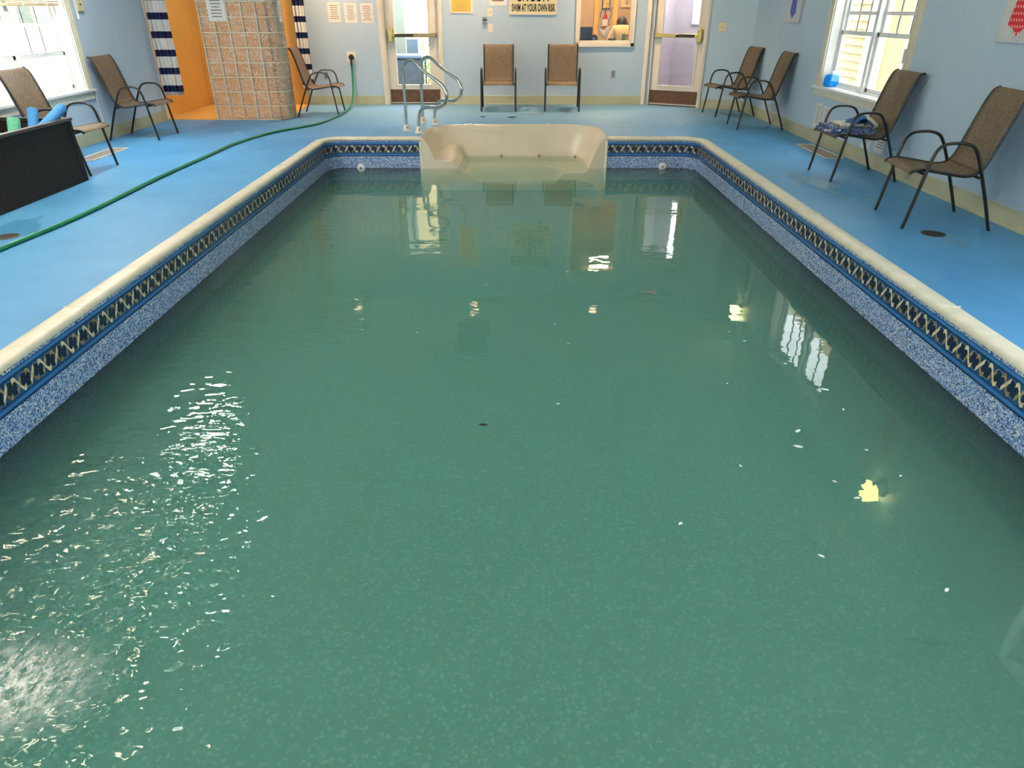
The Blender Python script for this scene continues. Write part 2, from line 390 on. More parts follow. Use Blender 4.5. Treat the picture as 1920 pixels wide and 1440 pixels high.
def water_mat():
    m, nt, p, out = new_mat('murky_green_water')
    nt.nodes.remove(p)
    L = nt.links
    v = objcoord(nt)
    sep = nt.nodes.new('ShaderNodeSeparateXYZ'); L.new(v, sep.inputs[0])
    def dist(cx, cy, sy=1.0):
        dx = math_n(nt, 'SUBTRACT', sep.outputs[0], cx)
        dy = math_n(nt, 'MULTIPLY', math_n(nt, 'SUBTRACT', sep.outputs[1], cy), sy)
        return math_n(nt, 'SQRT', math_n(nt, 'ADD', math_n(nt, 'MULTIPLY', dx, dx), math_n(nt, 'MULTIPLY', dy, dy)))
    dj = dist(-1.75, 1.45, 0.8)                     # where the return jet churns the surface
    churn = N(nt, 'ShaderNodeMapRange', interpolation_type='SMOOTHSTEP', i_1=1.45, i_2=0.25, i_3=0.0, i_4=1.0); L.new(dj, churn.inputs[0])
    ripple = N(nt, 'ShaderNodeMapRange', interpolation_type='SMOOTHSTEP', i_1=3.0, i_2=0.9, i_3=0.0, i_4=1.0); L.new(dj, ripple.inputs[0])
    left = N(nt, 'ShaderNodeMapRange', interpolation_type='SMOOTHSTEP', i_1=0.2, i_2=-2.2, i_3=0.0, i_4=1.0); L.new(sep.outputs[0], left.inputs[0])
    slow = noise(nt, objcoord(nt, (1, 1.9, 1)), 2.2, 3, 0.42)
    chop = noise(nt, objcoord(nt, (1, 1.8, 1)), 8.5, 1.5, 0.5)
    amp = math_n(nt, 'MULTIPLY_ADD', left.outputs[0], 0.0030, 0.0027)
    h = math_n(nt, 'MULTIPLY', slow, amp)
    amp2 = math_n(nt, 'MULTIPLY_ADD', churn.outputs[0], 0.024, math_n(nt, 'MULTIPLY_ADD', ripple.outputs[0], 0.0075, 0.00016))
    h = math_n(nt, 'MULTIPLY_ADD', chop, amp2, h)
    b = N(nt, 'ShaderNodeBump', i_Strength=1.0, i_Distance=1.0); L.new(h, b.inputs['Height'])
    fr = N(nt, 'ShaderNodeFresnel', i_IOR=1.33); L.new(b.outputs[0], fr.inputs['Normal'])
    two_sided_ior(nt, fr, 1.33)
    gl = N(nt, 'ShaderNodeBsdfGlossy', i_Roughness=0.0); L.new(b.outputs[0], gl.inputs['Normal'])
    tr = N(nt, 'ShaderNodeBsdfTransparent'); tr.inputs[0].default_value = (0.88, 0.92, 0.9, 1)
    # pale film painted in for refracted grain, in little curls
    vo = N(nt, 'ShaderNodeTexVoronoi', feature='SMOOTH_F1', i_Scale=24.0)
    wv = nt.nodes.new('ShaderNodeMix'); wv.data_type = 'VECTOR'
    nz = N(nt, 'ShaderNodeTexNoise', i_Scale=12.0, i_Detail=2.0); L.new(v, nz.inputs['Vector'])
    va = nt.nodes.new('ShaderNodeVectorMath'); va.operation = 'MULTIPLY_ADD'
    va.inputs[1].default_value = (0.12, 0.12, 0.12)
    L.new(nz.outputs[1], va.inputs[0]); L.new(v, va.inputs[2]); L.new(va.outputs[0], vo.inputs['Vector'])
    film = ramp(nt, noise(nt, va.outputs[0], 55.0, 3, 0.6), [(0.42, (0, 0, 0)), (0.66, (1, 1, 1))])
    filmf = math_n(nt, 'MULTIPLY_ADD', film.outputs[0], 0.06, 0.0)
    di = N(nt, 'ShaderNodeBsdfDiffuse'); di.inputs[0].default_value = srgb(150, 190, 165)
    m1 = nt.nodes.new('ShaderNodeMixShader'); L.new(filmf, m1.inputs[0]); L.new(tr.outputs[0], m1.inputs[1]); L.new(di.outputs[0], m1.inputs[2])
    # foam over the jet
    df = dist(-1.62, 1.42, 1.6)
    fm = N(nt, 'ShaderNodeMapRange', interpolation_type='SMOOTHSTEP', i_1=0.42, i_2=0.0, i_3=0.0, i_4=1.0); L.new(df, fm.inputs[0])
    fn = ramp(nt, noise(nt, objcoord(nt, (1.5, 1, 1)), 24.0, 5, 0.7), [(0.40, (0, 0, 0)), (0.60, (1, 1, 1))])
    ff = math_n(nt, 'MULTIPLY', fm.outputs[0], math_n(nt, 'MULTIPLY_ADD', fn.outputs[0], 0.72, 0.04), clamp=True)
    wf = N(nt, 'ShaderNodeBsdfDiffuse'); wf.inputs[0].default_value = srgb(225, 225, 215)
    m2 = nt.nodes.new('ShaderNodeMixShader')
    L.new(fr.outputs[0], m2.inputs[0]); L.new(m1.outputs[0], m2.inputs[1]); L.new(gl.outputs[0], m2.inputs[2])
    m3 = nt.nodes.new('ShaderNodeMixShader')
    L.new(ff, m3.inputs[0]); L.new(m2.outputs[0], m3.inputs[1]); L.new(wf.outputs[0], m3.inputs[2])
    L.new(m3.outputs[0], out.inputs['Surface'])
    # suspended silt: single homogeneous medium
    sc = N(nt, 'ShaderNodeVolumeScatter'); sc.inputs['Color'].default_value = (0.36, 0.76, 0.67, 1); sc.inputs['Density'].default_value = 1.0
    ab = N(nt, 'ShaderNodeVolumeAbsorption'); ab.inputs['Color'].default_value = (0.15, 0.66, 0.46, 1); ab.inputs['Density'].default_value = 0.68
    ad = nt.nodes.new('ShaderNodeAddShader'); L.new(sc.outputs[0], ad.inputs[0]); L.new(ab.outputs[0], ad.inputs[1])
    L.new(ad.outputs[0], out.inputs['Volume'])
    m.cycles.homogeneous_volume = True
    return m
M['water'] = water_mat()

# ------------------------------------------------------------------ mesh helpers
class MB:
    """collects shapes and links them as ONE mesh object; T maps local (a, b, c) to world"""
    def __init__(self, T=None):
        self.v = []; self.f = []; self.uv = []; self.T = T
    def add(self, vs, fs):
        n = len(self.v)
        T = self.T
        self.v += [Vector(T(*v)) if T else Vector(v) for v in vs]
        self.f += [tuple(i + n for i in f) for f in fs]
    def box(self, x0, x1, y0, y1, z0, z1):
        vs = [(x, y, z) for z in (z0, z1) for y in (y0, y1) for x in (x0, x1)]
        self.add(vs, [(0, 2, 3, 1), (4, 5, 7, 6), (0, 1, 5, 4), (2, 6, 7, 3), (0, 4, 6, 2), (1, 3, 7, 5)])
        return self
    def bar(self, p, q, w, h, up=(0, 0, 1)):
        p, q = Vector(p), Vector(q); d = (q - p).normalized(); up = Vector(up)
        s = d.cross(up)
        if s.length < 1e-4: s = d.cross(Vector((1, 0, 0)))
        s.normalize(); t = s.cross(d)
        vs = []
        for o in (p, q):
            for a, b in ((-1, -1), (1, -1), (1, 1), (-1, 1)):
                vs.append(o + s * (a * w / 2) + t * (b * h / 2))
        self.add(vs, [(3, 2, 1, 0), (4, 5, 6, 7), (0, 1, 5, 4), (1, 2, 6, 5), (2, 3, 7, 6), (3, 0, 4, 7)])
        return self
    def tube(self, pts, r, seg=10, closed=False, caps=True, rad2=None, up=None):
        pts = [Vector(p) for p in pts]; n = len(pts)
        rs = r if isinstance(r, (list, tuple)) else [r] * n
        T = []
        for i in range(n):
            a = pts[(i - 1) % n] if (closed or i > 0) else pts[i]
            b = pts[(i + 1) % n] if (closed or i < n - 1) else pts[i]
            T.append((b - a).normalized())
        nrm = Vector(up) if up else (Vector((0, 0, 1)) if abs(T[0].z) < 0.9 else Vector((1, 0, 0)))
        vs = []
        for i in range(n):
            nrm = (nrm - T[i] * nrm.dot(T[i]))
            if nrm.length < 1e-5: nrm = T[i].orthogonal()
            nrm.normalize(); bi = T[i].cross(nrm)
            for k in range(seg):
                a = 2 * PI * k / seg
                vs.append(pts[i] + nrm * (math.cos(a) * rs[i]) + bi * (math.sin(a) * (rad2 if rad2 else rs[i])))
        fs = []
        for i in range(n if closed else n - 1):
            j = (i + 1) % n
            for k in range(seg):
                l = (k + 1) % seg
                fs.append((i * seg + k, i * seg + l, j * seg + l, j * seg + k))
        if caps and not closed:
            fs.append(tuple(range(seg - 1, -1, -1))); fs.append(tuple((n - 1) * seg + k for k in range(seg)))
        self.add(vs, fs)
        return self
    def lathe(self, prof, c=(0, 0, 0), seg=20, axis='Z', closed=True):
        vs = []; n = len(prof)
        for r, h in prof:
            for k in range(seg):
                a = 2 * PI * k / seg
                x, y = r * math.cos(a), r * math.sin(a)
                p = {'Z': (x, y, h), 'Y': (x, h, y), 'X': (h, x, y)}[axis]
                vs.append((c[0] + p[0], c[1] + p[1], c[2] + p[2]))
        fs = [(i * seg + k, i * seg + (k + 1) % seg, (i + 1) * seg + (k + 1) % seg, (i + 1) * seg + k) for i in range(n - 1) for k in range(seg)]
        if closed:
            fs.append(tuple(range(seg - 1, -1, -1))); fs.append(tuple((n - 1) * seg + k for k in range(seg)))
        self.add(vs, fs)
        return self
    def prism(self, poly, d0, d1, fn):
        """poly in (a, b), extruded d0..d1; fn(a, b, d) -> xyz"""
        n = len(poly)
        vs = [fn(a, b, d0) for a, b in poly] + [fn(a, b, d1) for a, b in poly]
        fs = [tuple(range(n - 1, -1, -1)), tuple(range(n, 2 * n))] + [(i, (i + 1) % n, n + (i + 1) % n, n + i) for i in range(n)]
        self.add(vs, fs)
        return self
    def grid(self, fn, nu, nv):
        vs = [fn(i / nu, j / nv) for j in range(nv + 1) for i in range(nu + 1)]
        fs = [(j * (nu + 1) + i, j * (nu + 1) + i + 1, (j + 1) * (nu + 1) + i + 1, (j + 1) * (nu + 1) + i) for j in range(nv) for i in range(nu)]
        self.add(vs, fs)
        return self
    def blob(self, c, r, seg=14, rings=9):
        vs = []; fs = []
        for j in range(rings + 1):
            t = PI * j / rings
            for k in range(seg):
                a = 2 * PI * k / seg
                vs.append((c[0] + r[0] * math.sin(t) * math.cos(a), c[1] + r[1] * math.sin(t) * math.sin(a), c[2] - r[2] * math.cos(t)))
        for j in range(rings):
            for k in range(seg):
                l = (k + 1) % seg
                fs.append((j * seg + k, j * seg + l, (j + 1) * seg + l, (j + 1) * seg + k))
        self.add(vs, fs)
        return self
    def build(self, name, mat, parent=None, bevel=0.0, angle=40, thick=0.0, subsurf=0, recalc=True):
        org = Vector((0, 0, 0)); inv = None
        if parent is not None:
            inv = world(parent).inverted()
        me = bpy.data.meshes.new(name)
        vs = [inv @ v for v in self.v] if inv is not None else self.v
        me.from_pydata([tuple(v) for v in vs], [], self.f)
        me.validate()
        bm = bmesh.new(); bm.from_mesh(me)
        bmesh.ops.remove_doubles(bm, verts=bm.verts, dist=1e-6)
        if recalc: bmesh.ops.recalc_face_normals(bm, faces=bm.faces)
        bm.to_mesh(me); bm.free()
        me.polygons.foreach_set('use_smooth', [True] * len(me.polygons))
        me.set_sharp_from_angle(angle=math.radians(angle))
        me.materials.append(mat)
        o = bpy.data.objects.new(name, me); COL.objects.link(o)
        if parent is not None: o.parent = parent
        if thick:
            md = o.modifiers.new('Thickness', 'SOLIDIFY'); md.thickness = thick; md.offset = 0
        if bevel:
            md = o.modifiers.new('Bevel', 'BEVEL'); md.width = bevel; md.segments = 2; md.limit_method = 'ANGLE'; md.angle_limit = math.radians(50)
        if subsurf:
            md = o.modifiers.new('Smooth', 'SUBSURF'); md.levels = subsurf; md.render_levels = subsurf
        return o

def world(o):
    m = Matrix.Translation(o.location) @ o.rotation_euler.to_matrix().to_4x4()
    return world(o.parent) @ m if o.parent else m

def tag(o, label, cat, group=None, kind=None):
    if label: o['label'] = label
    if cat: o['category'] = cat
    if group: o['group'] = group
    if kind: o['kind'] = kind
    return o

def thing(name, label, cat, loc=(0, 0, 0), rz=0.0, group=None, kind=None):
    o = bpy.data.objects.new(name, None); COL.objects.link(o)
    o.empty_display_size = 0.1
    o.location = loc; o.rotation_euler = (0, 0, rz)
    return tag(o, label, cat, group, kind)

def struct(name, mb, mat, label=None, cat=None, **kw):
    o = mb.build(name, mat, None, **kw)
    return tag(o, label, cat, None, 'structure')

def dup(root, loc, rz, label, group=None):
    r = root.copy(); COL.objects.link(r); r.location = loc; r.rotation_euler = (0, 0, rz)
    r['label'] = label
    if group: r['group'] = group
    for ch in list(root.children):
        c = ch.copy(); COL.objects.link(c); c.parent = r
        for g in list(ch.children):
            d = g.copy(); COL.objects.link(d); d.parent = c
    return r

def catmull(pts, n=6):
    pts = [Vector(p) for p in pts]; out = []
    for i in range(len(pts) - 1):
        p0 = pts[max(i - 1, 0)]; p1 = pts[i]; p2 = pts[i + 1]; p3 = pts[min(i + 2, len(pts) - 1)]
        for k in range(n):
            t = k / n
            out.append(0.5 * ((2 * p1) + (p2 - p0) * t + (2 * p0 - 5 * p1 + 4 * p2 - p3) * t * t + (3 * p1 - p0 - 3 * p2 + p3) * t ** 3))
    out.append(pts[-1])
    return out

def text_obj(name, body, size, sx, mat, place, parent, align='CENTER', bold=0.0):
    """lettering as a mesh; place(a, b, d) maps text plane to world"""
    cu = bpy.data.curves.new(name, 'FONT'); cu.body = body; cu.size = size; cu.align_x = align; cu.extrude = 0.0006; cu.offset = bold
    cu.space_line = 0.95
    t = bpy.data.objects.new(name, cu); COL.objects.link(t)
    bpy.context.view_layer.update()
    me0 = bpy.data.meshes.new_from_object(t.evaluated_get(bpy.context.evaluated_depsgraph_get()))
    bpy.data.objects.remove(t)
    mb = MB()
    mb.v = [Vector(place(v.co.x * sx, v.co.y, v.co.z)) for v in me0.vertices]
    mb.f = [tuple(p.vertices) for p in me0.polygons]
    bpy.data.meshes.remove(me0)
    return mb.build(name, mat, parent)

# wall frames: (s along wall, d into the room, z)
XL, XR, YF, YN, ZC = -5.31, 3.88, 13.13, -3.0, 2.95
FAR = lambda s, d, z: (s, YF - d, z)
LEFT = lambda s, d, z: (XL + d, s, z)
RIGHT = lambda s, d, z: (XR - d, s, z)
KX, KY, EX, EY = 2.33, 13.13, 0.8768, -0.4808
CORNER = lambda s, d, z: (KX + EX * s + EY * d, KY + EY * s - EX * d, z)
CLEN = (XR - KX) / EX

# ------------------------------------------------------------------ setting
def wall(name, T, s0, s1, openings, label, z1=ZC, thick=0.16, mat='wall'):
    mb = MB(T)
    s = s0
    for a, b, za, zb in sorted(openings):
        mb.box(s, a, -thick, 0, 0, z1)
        if za > 0: mb.box(a, b, -thick, 0, 0, za)
        mb.box(a, b, -thick, 0, zb, z1)
        s = b
    mb.box(s, s1, -thick, 0, 0, z1)
    return struct(name, mb, M[mat], label, 'wall')

WL = (7.32, 9.22, 0.62, 2.2)
WR = (7.42, 9.33, 0.655, 2.25)
WN_R = (1.7, 3.7, 0.7, 2.25)
WN_L = (0.6, 2.9, 0.7, 2.2)
wall('wall_left', LEFT, YN, 11.2, [WL], 'pale blue wall with the big white window on the left side')
wall('wall_right', RIGHT, YN, KY + EY * CLEN + 0.02, [WR, WN_R], 'pale blue wall with tie pictures on the right side')
wall('wall_far', FAR, -3.62, KX + 0.02, [(-2.2, -1.26, 0, 2.1), (1.13, 2.05, 0.97, 2.5)], 'pale blue far wall with the signs and office window')
wall('wall_corner', CORNER, 0, CLEN + 0.02, [(0.09, 0.985, 0, 2.1)], 'pale blue slanting wall holding the right-hand glass door')
struct('wall_near', MB().box(XL - 0.16, XR + 0.16, YN - 0.16, YN, 0, ZC), M['wall'], 'pale blue wall behind the camera', 'wall')
struct('ceiling', MB().box(XL - 0.3, XR + 0.3, YN - 0.2, 13.4, ZC, ZC + 0.12), M['ceiling'], 'white ceiling over the pool', 'ceiling')

# shower stall
struct('wall_shower', MB().box(-5.47, -5.39, 11.18, 13.2, 0, ZC).box(-5.47, -3.62, 13.1, 13.2, 0, ZC), M['orange'], 'glowing orange shower wall behind the glass blocks', 'wall')
struct('trim_1', MB().box(XL - 0.09, XL + 0.003, 11.19, 11.23, 0.0, ZC), M['trim'], 'thin cream edge trim beside the orange shower wall', 'trim')
struct('floor_shower', MB().prism([(-5.39, 11.22), (-4.52, 11.19), (-3.5, 11.55), (-3.63, 13.1), (-5.39, 13.1)], 0.0, 0.006, lambda a, b, d: (a, b, d)), M['orange'], 'orange shower floor pan', 'floor')

# baseboards
BH = 0.145
def baseboard(name, T, spans, label):
    mb = MB(T)
    for a, b in spans:
        mb.box(a, b, 0, 0.012, 0.022, BH).box(a, b, 0, 0.02, 0, 0.022)
    return struct(name, mb, M['base'], label, 'baseboard', bevel=0.004)
baseboard('baseboard_left', LEFT, [(YN, 11.18)], 'beige baseboard along the left wall')
baseboard('baseboard_right', RIGHT, [(YN, 12.26)], 'beige baseboard along the right wall')
baseboard('baseboard_far', FAR, [(-3.6, -2.28), (-1.18, 2.3)], 'beige baseboard along the far wall')
baseboard('baseboard_corner', CORNER, [(1.045, CLEN - 0.01)], 'beige baseboard right of the right-hand glass door')

# ------------------------------------------------------------------ pool outline
PX, PYF, PYN, PR = 2.44, 9.43, -0.12, 0.24
SX0, SX1, SYB = -1.20, 1.24, 10.52
def arc(cx, cy, r, a0, a1, n=10):
    return [(cx + r * math.cos(math.radians(a0 + (a1 - a0) * i / n)), cy + r * math.sin(math.radians(a0 + (a1 - a0) * i / n))) for i in range(n + 1)]
def pool_path(off):
    """open path from the spa's left side round the pool to its right side, offset outwards"""
    r = PR + off
    p = [(SX0, PYF + off)]
    p += arc(-PX + PR, PYF - PR, r, 90, 180)
    p += arc(-PX + PR, PYN + PR, r, 180, 270)
    p += arc(PX - PR, PYN + PR, r, 270, 360)
    p += arc(PX - PR, PYF - PR, r, 0, 90)
    p += [(SX1, PYF + off)]
    return p
def spa_rim(inset, n=10):
    """open outline right to left round the back of the spa"""
    r = 0.52 - inset
    x0, x1, y1 = SX0 + inset, SX1 - inset, SYB - inset
    return [(x1, PYF)] + arc(x1 - r, y1 - r, r, 0, 90, n) + arc(x0 + r, y1 - r, r, 90, 180, n) + [(x0, PYF)]

hole = pool_path(0.06)[::-1]
# pool_path reversed runs right->left round the near end; close over the spa
loop = pool_path(0.06) + spa_rim(-0.01)[1:-1]
hole = [Vector((x, y, 0)) for x, y in loop]
outer = [Vector(p) for p in ((XL - 0.14, YN, 0), (XR + 0.1, YN, 0), (XR + 0.1, 12.33, 0), (KX + 0.05, KY + 0.1, 0), (XL - 0.14, KY + 0.1, 0))]
tris = geometry.tessellate_polygon([outer, hole])
mb = MB(); mb.v = outer + hole; mb.f = [tuple(t) for t in tris]
fl = struct('floor', mb, M['deck'], 'bright blue painted deck around the pool', 'floor')
if fl.data.polygons[0].normal.z < 0: fl.data.flip_normals()

# pool
pool = thing('swimming_pool', 'rectangular in-ground pool with patterned blue liner and cream coping', 'pool', (0, 4.6, 0))
def liner():
    path = pool_path(0.0)
    us = [0.0]
    for a, b in zip(path, path[1:]): us.append(us[-1] + math.hypot(b[0] - a[0], b[1] - a[1]))
    inv = world(pool).inverted()
    bm = bmesh.new(); uvl = bm.loops.layers.uv.new('UVMap')
    zt, zb = -0.008, -1.35
    for i in range(len(path) - 1):
        q = [(path[i], us[i], zb), (path[i + 1], us[i + 1], zb), (path[i + 1], us[i + 1], zt), (path[i], us[i], zt)]
        f = bm.faces.new([bm.verts.new(inv @ Vector((p[0], p[1], z))) for p, u, z in q])
        for l, (p, u, z) in zip(f.loops, q): l[uvl].uv = (u, z)
    q = [((SX0, PYF), 0, zb), ((SX1, PYF), 0, zb), ((SX1, PYF), 0, -0.62), ((SX0, PYF), 0, -0.62)]
    f = bm.faces.new([bm.verts.new(inv @ Vector((p[0], p[1], z))) for p, u, z in q])
    for l, (p, u, z) in zip(f.loops, q): l[uvl].uv = (p[0], z)
    fb = MB(); fb.add([(x, y, zb) for x, y in path], [tuple(range(len(path)))])
    fb.build('pool_floor', M['pebble'], pool)
    bmesh.ops.remove_doubles(bm, verts=bm.verts, dist=1e-5)
    bmesh.ops.recalc_face_normals(bm, faces=bm.faces)
    me = bpy.data.meshes.new('liner'); bm.to_mesh(me); bm.free()
    me.polygons.foreach_set('use_smooth', [True] * len(me.polygons)); me.set_sharp_from_angle(angle=0.7)
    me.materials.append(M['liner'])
    o = bpy.data.objects.new('liner', me); COL.objects.link(o); o.parent = pool
    o['label'] = 'blue speckled liner with a woven tan and navy border'
liner()
def coping():
    prof = [(0.112, 0.0), (0.110, 0.010), (0.10, 0.016), (0.05, 0.020), (0.02, 0.021), (0.0, 0.017), (-0.014, 0.008), (-0.018, -0.004), (-0.014, -0.016), (0.0, -0.022), (0.02, -0.022)]
    rings = [pool_path(d) for d, z in prof]
    mb = MB(); n = len(rings[0])
    for i in range(n - 1):
        vs = []; k = len(prof)
        for j in range(k):
            vs += [(*rings[j][i], prof[j][1]), (*rings[j][i + 1], prof[j][1])]
        mb.add(vs, [(2 * j, 2 * j + 1, 2 * j + 3, 2 * j + 2) for j in range(k - 1)])
    o = mb.build('coping', M['coping'], pool)
    # butt joints between the coping lengths
    for y in (1.55, 3.6, 5.6, 7.6):
        for q in (-1, 1):
            MB().box(min(q * 2.43, q * 2.55), max(q * 2.43, q * 2.55), y, y + 0.004, 0.0, 0.0225).build('coping_joint', M['grout'], pool)
    for x in (-1.78, 1.75):
        MB().box(x, x + 0.004, 9.42, 9.54, 0.0, 0.0225).build('coping_joint', M['grout'], pool)
coping()
for x, z in ((-2.03, -0.368), (2.02, -0.352)):
    o = MB().lathe([(0.052, 0.0), (0.05, -0.012), (0.03, -0.024), (0.012, -0.026), (0.011, -0.012)], (x, PYF - 0.001, z), 22, 'Y').build('return_fitting', M['white'], pool)
    MB().lathe([(0.011, 0.0), (0.011, -0.004)], (x, PYF - 0.0245, z), 12, 'Y').build('return_eyeball', M['black'], o)

# spa bench
spa = thing('spa_bench', 'cream moulded acrylic spa bench set into the far end of the pool', 'spa bench', (0, 10.0, 0))
def sstep(a, b, x):
    t = max(0.0, min(1.0, (x - a) / (b - a))); return t * t * (3 - 2 * t)
def spa_depth(x, y):
    """distance inside the rounded outline of the spa, open at the pool side"""
    r = 0.5
    dx = min(x - SX0, SX1 - x); dy = SYB - y
    if dx < r and dy < r:
        return r - math.hypot(r - dx, r - dy)
    return min(dx, dy)
def spa_z(x, y):
    d = spa_depth(x, y)
    z = 0.022 - 0.006 * sstep(0.0, 0.03, d)
    bench = -0.44
    z += (bench - 0.016) * (0.06 * sstep(0.02, 0.05, d) + 0.94 * sstep(0.03, 0.27, d))
    # deep well open to the pool
    wx = max(0.0, abs(x - 0.06) - 0.42) ; wy = max(0.0, y - 9.72)
    w = math.hypot(wx, wy)
    z += -0.14 * (1 - sstep(0.10, 0.22, w)) * sstep(0.2, 0.3, d)
    # dry ribbed step at the left and a narrow ledge at the right
    lx = sstep(0.56, 0.38, x - SX0); ly = 1.0
    st = -0.285 + 0.07 * sstep(9.65, 10.1, y)
    k = lx * ly
    z = z * (1 - k) + max(z, st) * k
    rx = sstep(0.17, 0.07, SX1 - x) * sstep(10.2, 9.9, y)
    z = z * (1 - rx) + max(z, -0.30) * rx
    if k > 0.9 and d > 0.12:
        z += 0.005 * math.sin(y * 110) * sstep(9.62, 9.7, y) * sstep(10.0, 9.92, y)
    return z
mb = MB().grid(lambda u, v: (SX0 + (SX1 - SX0) * u, PYF - 0.02 + (SYB - PYF + 0.02) * v, spa_z(SX0 + (SX1 - SX0) * u, PYF - 0.02 + (SYB - PYF + 0.02) * v)) if spa_depth(SX0 + (SX1 - SX0) * u, PYF + (SYB - PYF) * v) > -0.25 else (SX0 + (SX1 - SX0) * u, PYF - 0.02 + (SYB - PYF + 0.02) * v, -0.05), 150, 110)
# drop cells outside the rim, then skirt the front edge
keep = []
for f in mb.f:
    c = sum((mb.v[i] for i in f), Vector()) / len(f)
    if spa_depth(c.x, c.y) > 0.004: keep.append(f)
mb.f = keep
fr = [Vector((SX0 + (SX1 - SX0) * i / 150, PYF - 0.02, 0)) for i in range(151)]
vs = []
for p in fr: vs += [(p.x, PYF - 0.02, spa_z(p.x, PYF - 0.02)), (p.x, PYF - 0.02, -0.66)]
mb.add(vs, [(2 * i, 2 * i + 1, 2 * i + 3, 2 * i + 2) for i in range(150)])
mb.build('shell', M['acrylic'], spa, angle=50)
rim = [(x, y, 0.016) for x, y in spa_rim(0.0, 16)]
MB().tube(rim, 0.015, 8, up=(0, 0, 1)).build('rim', M['acrylic'], spa)
for x, y in ((-0.155, 10.30), (0.389, 10.30), (0.905, 10.22)):
    o = MB().lathe([(0.026, 0.012), (0.026, -0.03), (0.019, -0.034), (0.017, -0.02)], (x, y - 0.03, -0.362), 16, 'Y').build('jet', M['acrylic'], spa)
    MB().lathe([(0.018, -0.015), (0.018, -0.031)], (x, y - 0.033, -0.362), 12, 'Y').build('jet_nozzle', M['dark_brass'], o)
for x in (SX0 - 0.028, SX1 + 0.006):
    MB().box(x, x + 0.022, PYF - 0.03, PYF + 0.01, -0.62, -0.03).build('gasket_strip', M['coping'], spa, bevel=0.003)
MB().lathe([(0.03, 0), (0.028, 0.01), (0.0, 0.012)], (-0.62, 10.51, 0.028), 12).build('rim_cap', M['white'], spa)
MB().lathe([(0.03, 0), (0.028, 0.01), (0.0, 0.012)], (0.52, 10.51, 0.028), 12).build('rim_cap', M['white'], spa)

# water
ZW = -0.375
poly = [(-2.6, -0.25), (2.6, -0.25), (2.6, 9.5), (SX1 + 0.02, 9.5), (SX1 + 0.02, SYB + 0.02), (SX0 - 0.02, SYB + 0.02), (SX0 - 0.02, 9.5), (-2.6, 9.5)]
w = MB().prism(poly, -1.5, ZW, lambda a, b, d: (a, b, d)).build('pool_water', M['water'])
tag(w, 'murky green rippling water filling the pool', 'water', None, 'stuff')

# ------------------------------------------------------------------ doors
def door(name, T, a, b, glass, lock_side, label, brass, cas):
    """a..b slab edges along the wall, glass = (s0, s1, z0, z1)"""
    mid = (a + b) / 2
    t = thing(name, label, 'door', T(mid, 0, 0), kind='structure')
    c0, c1, ci0, ci1 = cas
    mb = MB(T)
    mb.box(c0, ci0, 0, 0.022, 0, 2.13).box(ci1, c1, 0, 0.022, 0, 2.13).box(c0, c1, 0, 0.022, 2.1, 2.2)
    mb.box(c0 + 0.02, ci0 - 0.02, 0.022, 0.03, 0, 2.13).box(ci1 + 0.02, c1 - 0.02, 0.022, 0.03, 0, 2.13)
    mb.build('door_casing', M['trim'], t, bevel=0.004)
    mb = MB(T)
    mb.box(ci0 - 0.005, a - 0.002, -0.16, 0.0, 0, 2.1).box(b + 0.002, ci1 + 0.005, -0.16, 0.0, 0, 2.1).box(a, b, -0.16, 0, 2.07, 2.1)
    mb.build('door_jamb', M['white'] if name == 'door_2' else M['trim'], t)
    D0, D1 = (-0.10, -0.055)
    g0, g1, gz0, gz1 = glass
    mb = MB(T)
    mb.box(a, g0, D0, D1, 0.012, 2.07).box(g1, b, D0, D1, 0.012, 2.07).box(g0, g1, D0, D1, 0.012, gz0).box(g0, g1, D0, D1, gz1, 2.07)
    sl = mb.build('door_slab', M['trim'], t, bevel=0.003)
    mb = MB(T)
    w = 0.025
    mb.box(g0 - w, g0, D1, D1 + 0.012, gz0 - w, gz1 + w).box(g1, g1 + w, D1, D1 + 0.012, gz0 - w, gz1 + w).box(g0, g1, D1, D1 + 0.012, gz0 - w, gz0).box(g0, g1, D1, D1 + 0.012, gz1, gz1 + w)
    mb.build('glazing_bead', M['trim'], sl, bevel=0.003)
    MB(T).box(g0, g1, -0.082, -0.076, gz0, gz1).build('glass_pane', M['glass'], sl)
    MB(T).box(a + 0.005, b - 0.005, D1, D1 + 0.004, 0.035, 0.245).build('kick_plate', M['kick'], sl)
    MB(T).box(a, b, -0.12, -0.03, 0.0, 0.012).build('threshold', M['black'], t)
    # panic hardware
    zb = 1.105
    lock, end, sgn = (a + 0.075, b - 0.03, 1) if lock_side < 0 else (b - 0.075, a + 0.02, -1)
    bar = MB(T).box(min(lock, end), max(lock, end), D1 + 0.03, D1 + 0.07, zb - 0.03, zb + 0.03).build('push_bar', M[brass], t, bevel=0.006)
    p0, p1 = lock + sgn * 0.08, lock + sgn * 0.40
    MB(T).box(min(p0, p1), max(p0, p1), D1 + 0.068, D1 + 0.08, zb - 0.02, zb + 0.02).build('push_pad', M['black'], bar, bevel=0.004)
    MB(T).box(lock - 0.04, lock + 0.04, D1, D1 + 0.075, zb - 0.105, zb + 0.105).build('lock_case', M['brass'], t, bevel=0.014)
    MB(T).box(min(end, end + sgn * -0.06), max(end, end - sgn * 0.06), D1, D1 + 0.06, zb - 0.033, zb + 0.033).build('bar_end_bracket', M[brass], t, bevel=0.005)
    return t
door('door_1', FAR, -2.17, -1.275, (-2.02, -1.44, 0.325, 1.95), -1, 'glass exit door with dark brass push bar on the far wall', 'dark_brass', (-2.277, -1.19, -2.19, -1.262))
door('door_2', CORNER, 0.105, 0.972, (0.24, 0.851, 0.328, 1.95), 1, 'glass door with bright brass push bar on the slanting wall', 'brass', (-0.03, 1.04, 0.045, 0.985))

